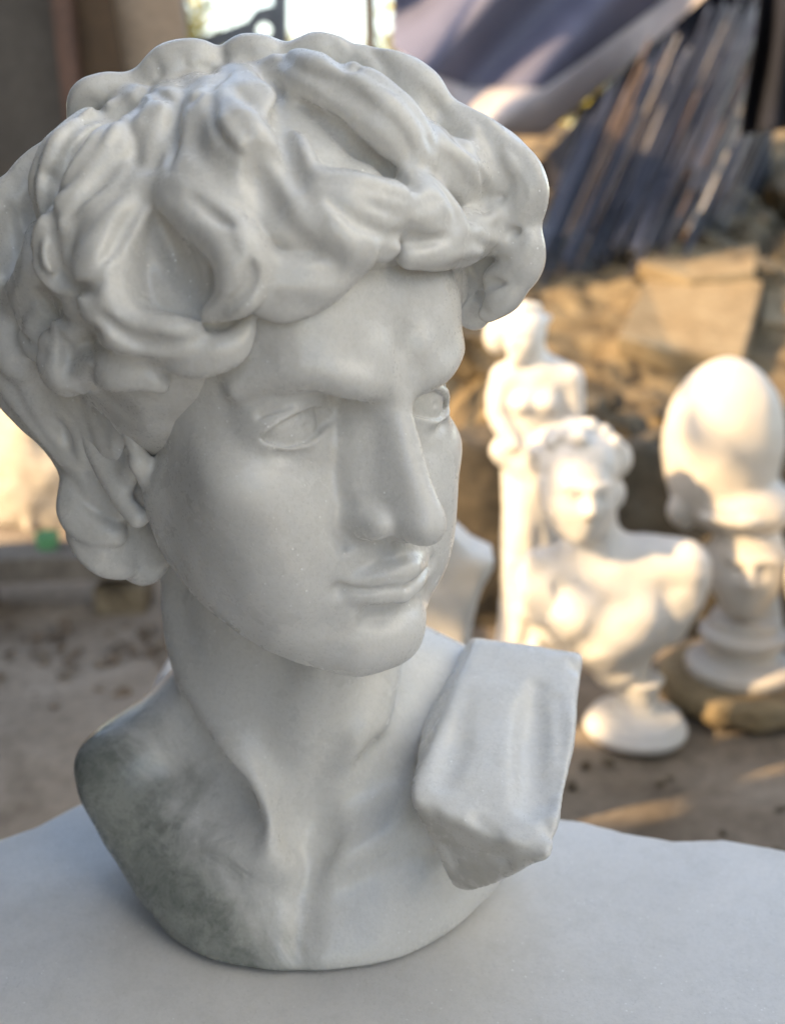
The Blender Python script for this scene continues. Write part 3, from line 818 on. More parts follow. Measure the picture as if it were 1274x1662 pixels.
# ------------------------------------------------------------------ small mesh tools
def V3(p): return Vector((float(p[0]), float(p[1]), float(p[2]))) / 100
def prism(name, pts, thick, mat, parent=None, dirv=(0, 1, 0), bevel=.004, jitter=0):
    """closed polygon (world cm points) given a thickness (cm) along dirv"""
    bm = bmesh.new()
    d = Vector(dirv) * thick / 100
    a = [bm.verts.new(V3(p)) for p in pts]
    b = [bm.verts.new(v.co + d) for v in a]
    bm.faces.new(a); bm.faces.new(b[::-1])
    for i in range(len(a)):
        j = (i + 1) % len(a)
        bm.faces.new((a[j], a[i], b[i], b[j]))
    bmesh.ops.recalc_face_normals(bm, faces=bm.faces[:])
    if bevel: bmesh.ops.bevel(bm, geom=bm.edges[:], offset=bevel, segments=2, affect='EDGES', profile=.6)
    me = bpy.data.meshes.new(name); bm.to_mesh(me); bm.free()
    for p in me.polygons: p.use_smooth = False
    o = link(name, me, mat, parent)
    return o
def origin_base(o):
    vs = [v.co for v in o.data.vertices]
    c = sum(vs, Vector()) / len(vs); c.z = min(v.z for v in vs)
    recenter(o, c)
def bar(name, a, b, r, mat, parent=None, sides=8, flat=1.0):
    a, b = V3(a), V3(b); d = b - a
    bm = bmesh.new()
    res = bmesh.ops.create_cone(bm, cap_ends=True, segments=sides, radius1=r / 100, radius2=r / 100, depth=d.length)
    for v in bm.verts: v.co.y *= flat
    bmesh.ops.transform(bm, verts=bm.verts, matrix=Matrix.Translation((a + b) / 2) @ d.to_track_quat('Z', 'Y').to_matrix().to_4x4())
    bmesh.ops.bevel(bm, geom=bm.edges[:], offset=r / 100 * .15, segments=1, affect='EDGES')
    me = bpy.data.meshes.new(name); bm.to_mesh(me); bm.free()
    return link(name, me, mat, parent)
def sheet(name, f, nu, nv, mat, thick=.003, parent=None):
    """cloth-like sheet: f(u, v) -> world cm, given real thickness"""
    me = bpy.data.meshes.new(name)
    P = [V3(f(i / nu, j / nv)) for j in range(nv + 1) for i in range(nu + 1)]
    F = [(j * (nu + 1) + i, j * (nu + 1) + i + 1, (j + 1) * (nu + 1) + i + 1, (j + 1) * (nu + 1) + i) for j in range(nv) for i in range(nu)]
    me.from_pydata(P, [], F)
    me.polygons.foreach_set('use_smooth', [True] * len(F))
    o = link(name, me, mat, parent)
    m = o.modifiers.new('thickness', 'SOLIDIFY'); m.thickness = thick
    return o
_rg = np.random.RandomState(3)
_lat = _rg.uniform(-1, 1, (64, 64))
def n2(x, y, s=1.0):
    x, y = x / s + 31.3, y / s + 17.7
    i, j = int(math.floor(x)), int(math.floor(y)); fx, fy = x - i, y - j
    fx, fy = fx * fx * (3 - 2 * fx), fy * fy * (3 - 2 * fy)
    g = lambda a, b: _lat[a % 64, b % 64]
    return (g(i, j) * (1 - fx) + g(i + 1, j) * fx) * (1 - fy) + (g(i, j + 1) * (1 - fx) + g(i + 1, j + 1) * fx) * fy
def fbm(x, y, s, o=4): return sum(n2(x + 7 * k, y - 5 * k, s / 2 ** k) / 2 ** k for k in range(o))

GZ = -36.0                                        # workshop floor (cm)
# ------------------------------------------------------------------ ground
def ground():
    xs = np.r_[np.linspace(-6000, -400, 12), np.linspace(-380, 420, 130), np.linspace(450, 6000, 12)]
    ys = np.r_[np.linspace(-3000, -60, 8), np.linspace(-40, 480, 100), np.linspace(520, 20000, 22)]
    P = []
    for y in ys:
        for x in xs:
            near = math.exp(-(max(0, abs(x) - 300) / 300) ** 2 - (max(0, y - 400) / 400) ** 2)
            z = GZ + near * (1.0 * fbm(x, y, 30) + .5 * fbm(x, y, 6, 2)) - (1 - near) * 12
            P.append((x, y, z))
    me = bpy.data.meshes.new('ground'); n = len(xs)
    F = [(j * n + i, j * n + i + 1, (j + 1) * n + i + 1, (j + 1) * n + i) for j in range(len(ys) - 1) for i in range(n - 1)]
    me.from_pydata([V3(p) for p in P], [], F); me.polygons.foreach_set('use_smooth', [True] * len(F))
    tag(link('ground', me, M_earth), kind='structure')
ground()
# stone ledge with the heap of earth and rubble on it (right, behind the statues)
LY = 172.0
def heap_z(x, y):
    t = max(0.0, y - LY)
    rise = .165 * t * (1 + .001 * (x - 20)) if x > 20 else .165 * t
    rise = min(rise, 52)
    left = max(0.0, min(1.0, (x + 10) / 40))
    e = left * left * (3 - 2 * left)
    return (GZ - 2) * (1 - e) + e * (-2.5 + rise + 3.5 * fbm(x, y, 30) * min(1, t / 12 + .25) + 1.9 * fbm(x, y, 7, 3) - 7 * math.exp(-((x - 62) / 30) ** 2 - ((y - 214) / 17) ** 2))
def heap():
    xs = np.linspace(-22, 420, 210); ys = np.r_[np.linspace(LY, 330, 110), np.linspace(335, 620, 60)]
    P = [(x, y, heap_z(x, y)) for y in ys for x in xs]; n = len(xs)
    F = [(j * n + i, j * n + i + 1, (j + 1) * n + i + 1, (j + 1) * n + i) for j in range(len(ys) - 1) for i in range(n - 1)]
    me = bpy.data.meshes.new('rubble_slope')
    me.from_pydata([V3(p) for p in P], [], F); me.polygons.foreach_set('use_smooth', [True] * len(F))
    tag(link('rubble_slope', me, M_rub), kind='structure')
heap()
def ledge():
    v = Vol((-6, 158, GZ - 4), (200, 182, 4), .9)
    def f(P):
        w = 1.6 * np.sin(P[0] * .11) + 1.0 * np.sin(P[0] * .31 + 1)
        return smax(smax((LY - 3 + w) - P[1], P[2] + 3.0 + .6 * np.sin(P[0] * .2), 2), smax(P[1] - LY - 8, -(P[0] + 2), 1.5), 2)
    v.fn(f, v.lo, v.lo + v.n * v.h)
    v.noise(1.0, 5, 2, 3); v.noise(.6, 2.2, 3, 3)
    o = link('stone_ledge', v.mesh('stone_ledge'), M_wall)
    tag(o, 'rough dark brown stone ledge behind the white statues, holding up the rubble', 'ledge')
ledge()

# ------------------------------------------------------------------ the slab and the block under it
edge = [(-560, 1480), (-300, 1432), (-150, 1412), (0, 1360), (60, 1338), (126, 1303), (220, 1268), (330, 1222), (460, 1190), (600, 1215), (760, 1268), (905, 1325),
        (945, 1330), (1010, 1347), (1090, 1361), (1170, 1359), (1274, 1377), (1450, 1408), (1700, 1475)]
def slab():
    pts = []
    r = random.Random(4)
    for (a, b) in zip(edge, edge[1:]):
        for k in range(5):
            t = k / 5
            p = pxz(a[0] + (b[0] - a[0]) * t, a[1] + (b[1] - a[1]) * t, 0)
            pts.append((p[0], p[1] + r.uniform(-1, 1) * .04, 0))
    pts.append(pxz(*edge[-1], 0))
    e = pts[-1]; pts += [(e[0] + 2, e[1] - 25, 0), (e[0] - 3, 4, 0), (-34, 3, 0)]
    o = prism('stone_slab', [(p[0], p[1], -4.2) for p in pts], 4.2, M_slab, dirv=(0, 0, 1), bevel=0)
    bm = bmesh.new(); bm.from_mesh(o.data)
    es = [e for e in bm.edges if all(abs(v.co.z) < 1e-6 for v in e.verts)]
    bmesh.ops.bevel(bm, geom=es, offset=.0045, segments=3, affect='EDGES', profile=.5)
    bm.to_mesh(o.data); bm.free()
    recenter(o, (0, .3, -.042))
    tag(o, 'pale smooth marble slab with a chipped far edge under the big sharp bust', 'slab')
    s = prism('stone_block', [(-36, 8, GZ), (26, 8, GZ), (28, 46, GZ), (-34, 46, GZ)], abs(GZ) - 4.5, M_rock, dirv=(0, 0, 1), bevel=.01)
    origin_base(s); tag(s, 'rough stone block carrying the pale marble slab', 'block')
slab()

# ------------------------------------------------------------------ statues behind
def root(name, loc_cm, label, cat, group=None):
    o = bpy.data.objects.new(name, None); scene.collection.objects.link(o)
    o.location = V3(loc_cm); o.empty_display_size = .05
    return tag(o, label, cat, group)
def add(rt, name, me, mat):
    me.transform(Matrix.Translation(-rt.location)); return link(name, me, mat, rt)
def face(v, c, s, yaw, k=.5):
    """head with brows, sockets, nose and mouth; c centre, s scale (head half-height ~ s cm), yaw about z"""
    ca, sa = math.cos(yaw), math.sin(yaw)
    M = np.array([[ca, sa, 0], [-sa, ca, 0], [0, 0, 1.0]])      # rows: local axes (x side, y back, z up)
    L = lambda x, y, z: np.asarray(c) + M.T @ np.array([x, y, z]) * s
    R = lambda *r: tuple(a * s for a in r)
    v.ell(c, R(.72, .86, .95), .1, M=M)
    v.ell(L(0, -.22, -.48), R(.52, .55, .55), .5 * s, M=M)
    v.ell(L(0, -.55, -.86), R(.22, .22, .18), .3 * s, M=M)
    for q in (-1, 1):
        v.ell(L(q * .30, -.92, .03), R(.2, .18, .13), .16 * s, 'sub', M=M)
        v.ell(L(q * .30, -.66, .02), R(.15, .15, .12), .04 * s, M=M)
        v.tube([L(q * .1, -.84, .18), L(q * .45, -.74, .2)], [.07 * s, .06 * s], k=.1 * s)
        v.tube([L(q * .72, .05, .1), L(q * .74, .1, -.15)], [.1 * s, .07 * s], k=.05 * s)
    v.tube([L(0, -.84, .12), L(0, -.98, -.25)], [.07 * s, .11 * s], k=.12 * s)
    v.ell(L(0, -.93, -.28), R(.15, .12, .09), .08 * s, M=M)
    v.tube([L(-.2, -.74, -.53), L(0, -.82, -.5), L(.2, -.74, -.53)], [.05 * s] * 3, k=.08 * s)
    v.tube([L(-.17, -.74, -.61), L(0, -.81, -.62), L(.17, -.74, -.61)], [.06 * s] * 3, k=.08 * s)
    return L
def disc_profile(v, c, prof, k=.25):
    """lathe: prof = [(radius, z)]"""
    def f(P):
        r = np.sqrt((P[0] - c[0]) ** 2 + (P[1] - c[1]) ** 2)
        z = P[2] - c[2]
        zz = [p[1] for p in prof]; rr = [p[0] for p in prof]
        R = np.interp(z, zz, rr)
        return smax((r - R) * .8, smax(zz[0] - z, z - zz[-1], .2), .4) 
    m = max(p[0] for p in prof) + 1
    v.fn(f, (c[0] - m, c[1] - m, c[2] + prof[0][1] - 1), (c[0] + m, c[1] + m, c[2] + prof[-1][1] + 1), k)

def woman_bust():
    Y = 136.0
    q = lambda u, w, d=0: pxy(u, w, Y + d)
    b = q(1032, 1158); b[2] = GZ
    rt = root('woman_bust', b, 'white marble bust of a woman with sunlit face, on a round base of its own', 'bust')
    v = Vol((b[0] - 22, Y - 14, GZ), (b[0] + 18, Y + 14, 14), .30)
    c = q(936, 788)
    L = face(v, c, 6.4, math.radians(8))
    # torso
    v.tube([q(955, 820, 2.2), q(968, 900, 2), q(975, 950, 1)], [3.4, 3.6, 4.6], k=1.8)
    v.tube([q(872, 935, 1), q(960, 925, 2), q(1040, 918, 2), q(1108, 915, 1)], [3.6, 4.4, 4.4, 3.2], k=2.2)
    v.ell(q(985, 985, 1), (10.4, 5.2, 7.0), 2.2)
    v.tube([q(1108, 920, 1), q(1112, 955, .5), q(1085, 1010, .5)], [2.6, 3.0, 2.6], k=2.4)
    v.ell(q(975, 1015, 1), (8.8, 5.2, 4.8), 2.4)
    v.tube([q(880, 930, .5), q(862, 985, -.5)], [3.0, 2.2], k=1.2)
    v.ell(q(930, 1003, -3.0), (3.3, 2.7, 3.0), 2.0); v.ell(q(1030, 1005, -3.0), (3.4, 2.7, 3.0), 2.0)
    v.tube([q(992, 1030, .5), q(1005, 1072, .5)], [6.6, 4.2], k=2)
    for k in range(6):                                                   # drapery folds at the shoulder
        v.tube([q(858 + k * 6, 900 + k * 4, -1.5), q(850 + k * 8, 960, -2.8), q(868 + k * 12, 1010 + k * 4, -3.2)], [.5, .8, .5], k=.35)
    v.noise(.12, 1.6, 4)
    add(rt, 'body', v.mesh('body'), M_stat)
    v = Vol((b[0] - 20, Y - 14, -30), (b[0] + 10, Y + 14, 16), .28)
    v.ell(c + np.array([.3, 1.4, 2.3]), (5.2, 5.6, 5.0), .1)
    rg = random.Random(9)
    for k in range(46):
        a = rg.uniform(0, 6.28); e = rg.uniform(-.25, 1.4)
        n0 = np.array([math.cos(a) * math.cos(e), math.sin(a) * math.cos(e), math.sin(e)])
        if n0[1] < -.45 and n0[2] < .62: continue
        p = c + np.array([.3, 1.0, 1.9]) + n0 * np.array([5.5, 5.8, 5.2])
        t = np.cross(n0, [0, 0, 1.0]) * rg.uniform(.8, 1.5)
        v.tube([p - t, p + n0 * .5, p + t], [.5, rg.uniform(.8, 1.2), .5], k=.45, n=3)
    v.ell(q(998, 745, 3), (2.2, 2.6, 2.4), .8); v.ell(q(990, 800, 3), (2.0, 2.2, 2.4), .8)
    add(rt, 'hair', v.mesh('hair'), M_stat)
    v = Vol((b[0] - 12, Y - 12, GZ - 1), (b[0] + 12, Y + 12, -22), .28)
    disc_profile(v, b, [(7.0, 0), (7.1, 1.2), (6.4, 1.9), (6.2, 2.6), (3.4, 3.6), (2.7, 5.0), (2.9, 7.2), (3.6, 8.4)])
    add(rt, 'socle', v.mesh('socle'), M_stat)
    return rt
wb = woman_bust(); log('woman')

def standing_figure():
    Y = 158.0
    q = lambda u, w, d=0: pxy(u, w, Y + d)
    b = q(868, 1060); b[2] = GZ
    rt = root('standing_figure', b, 'small white standing statue of a draped woman with hair bun, behind the woman bust', 'statue')
    v = Vol((b[0] - 12, Y - 12, GZ), (b[0] + 14, Y + 12, 30), .30)
    c = q(852, 542)
    face(v, c, 3.7, math.radians(-35))
    v.tube([q(862, 560, .6), q(868, 600, .8)], [1.7, 1.9], k=1)
    v.tube([q(828, 612, 0), q(870, 600, 1), q(915, 612, .5)], [2.2, 2.6, 2.2], k=1.6)
    v.ell(q(866, 650, .5), (4.9, 3.3, 5.6), 1.6)
    v.ell(q(862, 720, .5), (3.6, 2.9, 4.6), 1.6)
    v.ell(q(848, 655, -2.2), (1.7, 1.5, 1.6), .8); v.ell(q(884, 655, -2.2), (1.7, 1.5, 1.6), .8)
    v.tube([q(818, 612, 0), q(808, 668, -.6), q(832, 722, -2.8)], [2.1, 1.7, 1.2], k=.5)
    v.tube([q(924, 615, .5), q(926, 680, .2), q(880, 716, -3)], [2.1, 1.7, 1.2], k=.5)
    for k in range(4): v.tube([q(834 + k * 5, 720 + k * 3, -3), q(850 + k * 5, 735 + k * 4, -3.4)], [.42, .32], k=.12)
    v.tube([q(820, 708, -1), q(812, 735, -1.5), q(835, 755, -2)], [1.0, 1.5, 1.0], k=.5)
    v.tube([q(862, 745, .5), q(864, 850, .6), q(868, 1000, .6), q(868, 1050, .6)], [4.4, 4.2, 4.6, 5.4], k=1.5)
    for k in range(9):                                                   # loose drapery folds, falling unevenly
        a = k / 9 * 6.28 + .3 * math.sin(k * 5.1)
        o = np.array([math.cos(a), math.sin(a), 0]); o1 = np.array([math.cos(a + .5), math.sin(a + .5), 0])
        v.tube([q(862, 750 + 12 * math.sin(k * 3), .5) + o * 3.6, q(864, 880, .6) + o1 * 4.1, q(868, 1050, .6) + o * 5.3], [.4, .75 + .3 * math.sin(k * 2.3), .9], k=1.2)
    v.tube([q(850, 800, -1.5), q(845, 880, -2.2), q(850, 1000, -1.5)], [1.8, 2.0, 1.6], k=2)
    v.noise(.12, 1.6, 4)
    add(rt, 'body', v.mesh('body'), M_stat)
    v = Vol((b[0] - 12, Y - 10, 5), (b[0] + 12, Y + 12, 34), .28)
    v.ell(c + np.array([.2, .8, .8]), (3.0, 3.3, 3.1), .1)
    rg = random.Random(19)
    for k in range(30):
        a = rg.uniform(0, 6.28); e = rg.uniform(-.2, 1.4)
        n0 = np.array([math.cos(a) * math.cos(e), math.sin(a) * math.cos(e), math.sin(e)])
        if n0[1] < -.45 and n0[2] < .6: continue
        p = c + np.array([.2, .7, .7]) + n0 * 3.2
        t = np.cross(n0, [0, 0, 1.0]) * .8
        v.tube([p - t, p + n0 * .35, p + t], [.35, .6, .35], k=.3, n=3)
    v.ell(q(806, 545, 2), (1.9, 1.8, 2.6), .8); v.ell(q(800, 520, 2), (1.4, 1.4, 1.4), .5)
    add(rt, 'hair', v.mesh('hair'), M_stat)
    v = Vol((b[0] - 12, Y - 12, GZ - 1), (b[0] + 12, Y + 12, GZ + 6), .3)
    disc_profile(v, b, [(7.4, 0), (7.4, 1.6), (6.6, 2.2), (6.6, 3.0)])
    add(rt, 'plinth', v.mesh('plinth'), M_stat)
standing_figure()

def crown_bust():
    Y = 146.0
    q = lambda u, w, d=0: pxy(u, w, Y + d)
    # round stone it stands on
    b = q(1200, 1078); top = GZ + 4.2
    v = Vol((b[0] - 18, Y - 16, GZ - 1), (b[0] + 18, Y + 16, top + 1), .35)
    disc_profile(v, (b[0], Y, GZ), [(10.6, 0), (11.4, 1.2), (11.5, 3.4), (10.8, 4.2)])
    v.noise(.4, 3, 6, 2); v.noise(.15, 1, 7, 2)
    o = link('round_stone', v.mesh('round_stone'), M_tan); recenter(o, V3((b[0], Y, GZ)))
    tag(o, 'flat round tan stone disc under the bust with the tall rounded headdress', 'stone')
    rt = root('crowned_bust', (b[0], Y, top), 'white marble bust with a tall smooth egg-shaped headdress on the tan stone disc', 'bust')
    v = Vol((b[0] - 14, Y - 14, top - 1), (b[0] + 16, Y + 14, 6), .30)
    fc = q(1210, 902)
    L = face(v, fc, 7.2, math.radians(-12))
    v.tube([q(1212, 945, 2), q(1216, 1010, 2)], [4.0, 4.6], k=1.2)
    v.ell(q(1212, 965, -3.2), (2.6, 1.6, 3.0), .8)
    add(rt, 'head', v.mesh('head'), M_stat2)
    v = Vol((b[0] - 16, Y - 14, -24), (b[0] + 18, Y + 16, 22), .32)
    v.ell(q(1172, 722, 3), (8.3, 7.8, 12.2), .1)
    v.ell(q(1203, 820, 1), (7.2, 6.8, 4.6), 1.0)
    v.tube([q(1140, 838, -3.8), q(1203, 850, -6.4), q(1266, 842, -3.8)], [.7, .8, .7], k=.5)
    v.tube([q(1120, 800, 1), q(1100, 830, 1.5), (q(1112, 850, 2))], [1.6, 1.6, 1.0], k=.8)
    v.noise(.15, 2.2, 8)
    add(rt, 'headdress', v.mesh('headdress'), M_stat2)
    v = Vol((b[0] - 14, Y - 14, top - 1), (b[0] + 14, Y + 14, top + 12), .3)
    disc_profile(v, (b[0], Y, top), [(7.8, 0), (7.9, 1.6), (7.0, 2.2), (5.0, 3.0), (4.6, 4.6), (6.2, 5.4), (6.3, 6.6), (4.9, 7.2), (4.8, 9)])
    add(rt, 'socle', v.mesh('socle'), M_stat2)
crown_bust(); log('crown')

# copy of the woman bust at the frame's right edge, turned away
def dup(o, parent=None):
    c = o.copy(); scene.collection.objects.link(c)
    if parent: c.parent = parent
    for ch in o.children: dup(ch, c)
    return c
w2 = dup(wb)
w2.location = V3((pxy(1330, 1150, 142)[0], 138, GZ)); w2.rotation_euler.z = math.radians(150); w2.scale = (.95,) * 3
w2['label'] = 'white bust cut off by the right picture edge, beside the egg-shaped headdress'
# torso fragment peeping out between the big face and the strap end
def fragment():
    Y = 108.0
    o2 = [(655, 850), (700, 862), (722, 858), (742, 872), (770, 898), (806, 912), (803, 930), (788, 955), (778, 985), (770, 1020), (764, 1060), (770, 1120), (785, 1180), (640, 1180), (628, 1000)]
    pts = [pxy(u, w, Y) for u, w in o2]
    zb = min(p[2] for p in pts)
    v = Vol((min(p[0] for p in pts) - 3, Y - 5, GZ - 1), (max(p[0] for p in pts) + 3, Y + 11, max(p[2] for p in pts) + 3), .28)
    pg = np.array([(p[0], p[2] if p[2] > zb + 1 else GZ - 2) for p in pts])
    def f(P):
        x2, z2 = np.broadcast_arrays(P[0][:, 0, 0][:, None], P[2][0, 0, :][None, :])
        d = np.full(x2.shape, 1e9); sg = np.ones(x2.shape)
        for i in range(len(pg)):
            a, b = pg[i], pg[(i + 1) % len(pg)]; e = b - a; wx, wz = x2 - a[0], z2 - a[1]
            t = np.clip((wx * e[0] + wz * e[1]) / (e @ e), 0, 1)
            d = np.minimum(d, (wx - e[0] * t) ** 2 + (wz - e[1] * t) ** 2)
            c1 = z2 >= a[1]; c2 = z2 < b[1]; c3 = e[0] * wz > e[1] * wx
            sg = np.where((c1 & c2 & c3) | (~c1 & ~c2 & ~c3), -sg, sg)
        d = (np.sqrt(d) * sg)[:, None, :]
        return smax(smax(d + 0 * P[1], (Y - .06 * (P[0] - pg[:, 0].mean()) ** 2 * -.3) - P[1], 1.5), P[1] - Y - 6.5, 1.5)
    v.fn(f, v.lo, v.lo + v.n * v.h)
    v.fn(lambda P: GZ - P[2] + 0 * P[0] + 0 * P[1], v.lo, v.lo + v.n * v.h, 0, 'int')
    v.noise(.15, 2, 3)
    o = link('torso_fragment', v.mesh('torso_fragment'), M_stat)
    recenter(o, V3((pts[0][0], Y, GZ))); tag(o, 'cream marble torso fragment with pointed shoulder, touching the cheek of the big bust', 'fragment')
fragment()
# white offcut behind the near shoulder
def offcut():
    pts = [pxy(u, w, 74) for u, w in ((232, 1150), (262, 1100), (300, 1078), (350, 1080), (350, 1190), (236, 1200))]
    for q_ in pts[4:]: q_[2] = GZ - .3                  # stands on the floor behind the slab
    o = prism('marble_offcut', pts, 5, M_slab, bevel=.006)
    origin_base(o); tag(o, 'white marble offcut standing behind the green-veined shoulder of the big bust', 'offcut')
offcut()

# ------------------------------------------------------------------ rubble stones
def rock_mesh(seed, flat=1.0):
    rg = np.random.RandomState(seed)
    bm = bmesh.new(); bmesh.ops.create_icosphere(bm, subdivisions=3, radius=1)
    pl = [(Vector(rg.normal(size=3)).normalized(), rg.uniform(.55, .85)) for _ in range(9)]
    for v in bm.verts:
        p = v.co.copy()
        for n, d in pl:
            k = p.dot(n) - d
            if k > 0: p -= n * k
        p *= 1 + .05 * rg.normal()
        v.co = Vector((p.x, p.y * .9, p.z * .75 * flat))
    me = bpy.data.meshes.new('rubble_stone'); bm.to_mesh(me); bm.free()
    for p in me.polygons: p.use_smooth = False
    me.materials.append(M_rock if seed % 3 else M_rub)
    return me
RM = [rock_mesh(20 + i) for i in range(7)]
rgk = random.Random(12)
M_chip = plain('brown_debris', [(.3, (.16, .10, .06)), (.55, (.30, .22, .15)), (.8, (.42, .34, .26))], 8, .9, .5, .004)
CM = []
for k in range(4):
    m_ = rock_mesh(40 + k, .6); m_.name = 'stone_chip'; m_.materials.clear(); m_.materials.append(M_chip if k % 2 else M_earth); CM.append(m_)
cnt = 0
def rock(x, y, z, s, label, group, name='rubble_stone'):
    o = bpy.data.objects.new(name, rgk.choice(RM)); scene.collection.objects.link(o)
    o.location = V3((x, y, z)); o.rotation_euler = (rgk.uniform(-.5, .5), rgk.uniform(-.5, .5), rgk.uniform(0, 6.28))
    o.scale = (s / 100 * rgk.uniform(.8, 1.4), s / 100 * rgk.uniform(.8, 1.2), s / 100 * rgk.uniform(.6, 1))
    return tag(o, label, 'stone', group)
for k in range(290):
    y = rgk.uniform(LY + 4, 400); x = rgk.uniform(12, 20 + y * .42)
    if 30 < x < 98 and 196 < y < 262: continue
    big = rgk.random() < .25 and y > 200
    s = rgk.uniform(7, 13) if big else rgk.uniform(2, 6)
    rock(x, y, heap_z(x, y) + s * .2, s, 'tan rubble stone lying in the earth heap behind the statues', 'rubble stones on the earth heap')
# flat broken slabs on the heap
def flat_slab(pix, Y0, Y1, thick, label):
    """pix: outline; upper points lie at Y1, lower at Y0"""
    pts = [pxy(u, w, Y0 + (Y1 - Y0) * t) for u, w, t in pix]
    n = (Vector(pts[1]) - Vector(pts[0])).cross(Vector(pts[2]) - Vector(pts[0])).normalized()
    if n.z > 0: n = -n
    o = prism('broken_slab', pts, thick, M_tan, dirv=tuple(n), bevel=.005)
    origin_base(o); tag(o, label, 'slab', 'broken stone slabs on the rubble')
flat_slab([(1002, 545, 0), (1045, 455, 1), (1130, 440, 1.1), (1238, 455, 1), (1205, 578, 0), (1090, 575, 0)], 215, 246, 4, 'large flat tan stone slab tilted towards us on the rubble above the statues')
flat_slab([(1035, 425, 0), (1090, 392, 1), (1230, 396, 1), (1225, 440, 0), (1120, 452, -.1)], 246, 272, 3.5, 'smaller broken stone slab resting just above the large tilted one')
flat_slab([(1235, 520, 0), (1245, 420, 1), (1330, 430, 1), (1330, 540, 0)], 240, 270, 4, 'dark split stone slab at the right edge beside the large tilted one')
flat_slab([(865, 565, 0), (892, 490, 1), (962, 482, 1), (955, 560, 0)], 245, 262, 4, 'short stone slab half in shade left of the large tilted one')

# ------------------------------------------------------------------ bundle of thin rods leaning at the back
rr = random.Random(21)
M_rods = [plain('rod_dark', [(.3, (.02, .022, .035)), (.7, (.05, .055, .08))], 4, .28, .1, .001, spec=.7),
          plain('rod_blue', [(.3, (.06, .07, .11)), (.7, (.13, .145, .20))], 4, .3, .1, .001, spec=.7),
          plain('rod_brown', [(.3, (.14, .09, .06)), (.7, (.30, .21, .15))], 4, .45, .1, .001),
          plain('rod_pale', [(.3, (.50, .47, .45)), (.7, (.74, .70, .67))], 4, .25, .1, .001, spec=.7)]
for k in range(290):
    t = rr.random()
    u0 = 862 + 330 * t + rr.uniform(-14, 14); v0 = 500 - 190 * t + rr.uniform(-90, 60)
    L = rr.uniform(200, 420)
    u1 = u0 + L * .44 + rr.uniform(-12, 12); v1 = v0 - L
    lim = float(np.interp(u1, [860, 960, 1060, 1180], [235, 165, 80, -40])) + rr.uniform(-5, 60)
    if v1 < lim:
        q_ = (v0 - lim) / (v0 - v1); u1 = u0 + (u1 - u0) * q_; v1 = lim
    if v1 > v0 - 60: continue
    Y = rr.uniform(262, 318)
    M = rr.choices(M_rods, (6, 5, 2.0, 1.5))[0]
    o = bar('leaning_rod', pxy(u0, v0, Y - 15), pxy(u1, v1, Y + 25), rr.uniform(.2, .55), M, sides=6)
    origin_base(o)
    tag(o, 'thin rod in the slanting bundle of dark rods under the violet tarp', 'rod', 'thin rods leaning under the tarp')
def dark_pt(u, v):
    U = 850 + 400 * u; top = float(np.interp(U, [850, 920, 960, 1060, 1180, 1250], [285, 215, 160, 70, -50, -100])); V = top + (500 - 110 * u - top) * v
    return pxy(U, V, 345 + 10 * math.sin(u * 17 + v * 2) - 14 * v)
o = sheet('dark_sheet', dark_pt, 50, 20, M_black)
tag(o, 'dark plastic sheet hanging behind the slanting bundle of rods', 'sheet')
# dark low things behind the curls on the right
o = prism('dark_crate', [pxy(u, w, 262) for u, w in ((862, 560), (850, 370), (965, 385), (975, 560))], 22, M_steel, bevel=.01)
origin_base(o); tag(o, 'dark blue-grey box standing behind the right-hand curls at the foot of the rods', 'box')

# ------------------------------------------------------------------ tarp
def tarp_pt(u, v):
    # u along, v from top (0) to hem (1)
    U = 636 + u * 620
    bot = np.interp(U, [636, 700, 760, 880, 960, 1060, 1180, 1256], [140, 190, 214, 215, 150, 65, -40, -110])
    top = -330
    V = top + (bot - top) * v
    Y = 342 + 14 * math.sin(U * .011 + v * 3) + 8 * math.sin((U + V * .9) * .03) - 20 * v
    return pxy(U, V, Y)
t = sheet('violet_tarp', lambda u, v: tarp_pt(u, v * .87), 90, 50, M_tarp)
tag(t, 'violet-blue tarpaulin hanging across the top of the picture behind the curls', 'tarpaulin')
h = sheet('lit_fold', lambda u, v: tarp_pt(u * .97 + .02, .87 + v * .14) + np.array([0, -1.2 - 3 * math.sin(v * 3.1), 0]), 90, 8, M_lit_fold, parent=t)  # lit fold along the lower edge, its brightness put into the colour
def black_pt(u, v):
    p = pxy(1212 + u * 160 + 18 * math.sin(v * 4), -200 + v * 420 - 20 * u, 238 + 8 * math.sin(u * 14) + 3 * math.sin(v * 9))
    return p
b = sheet('black_cloth', black_pt, 40, 30, M_black)
tag(b, 'black cloth hanging in the upper right corner of the picture', 'cloth')

# ------------------------------------------------------------------ boards, frame and posts at the upper left
def down(u, w, Y):
    p = pxy(u, w, Y)
    if w == 640: p[2] = GZ - 1.5                      # foot of an upright: stands on the floor
    return p
def board(pix, Y, thick, mat, name, label, cat='board'):
    pts = [down(u, w, Y) for u, w in pix]
    o = prism(name, pts, thick, mat, bevel=.004); origin_base(o); tag(o, label, cat); return o
board([(-160, -200), (70, -200), (132, 330), (120, 640), (-160, 640)], 236, 3, M_wood3, 'dark_board', 'dark grey-brown board standing at the left edge of the picture', 'board')
board([(60, -200), (92, -200), (140, 250), (150, 640), (112, 640), (105, 200)], 230, 4, M_red, 'narrow_post', 'narrow dark reddish post between the dark panel and the brown board', 'post')
board([(95, -200), (150, -200), (205, 150), (215, 640), (150, 640), (142, 220)], 234, 3, M_wood, 'brown_board', 'dark brown wooden board leaning beside the narrow reddish post', 'board')
board([(140, -200), (262, -200), (315, 130), (330, 640), (215, 640), (205, 140)], 240, 3, M_wood2, 'tan_board', 'wide tan wooden board leaning left of the steel frame', 'board')
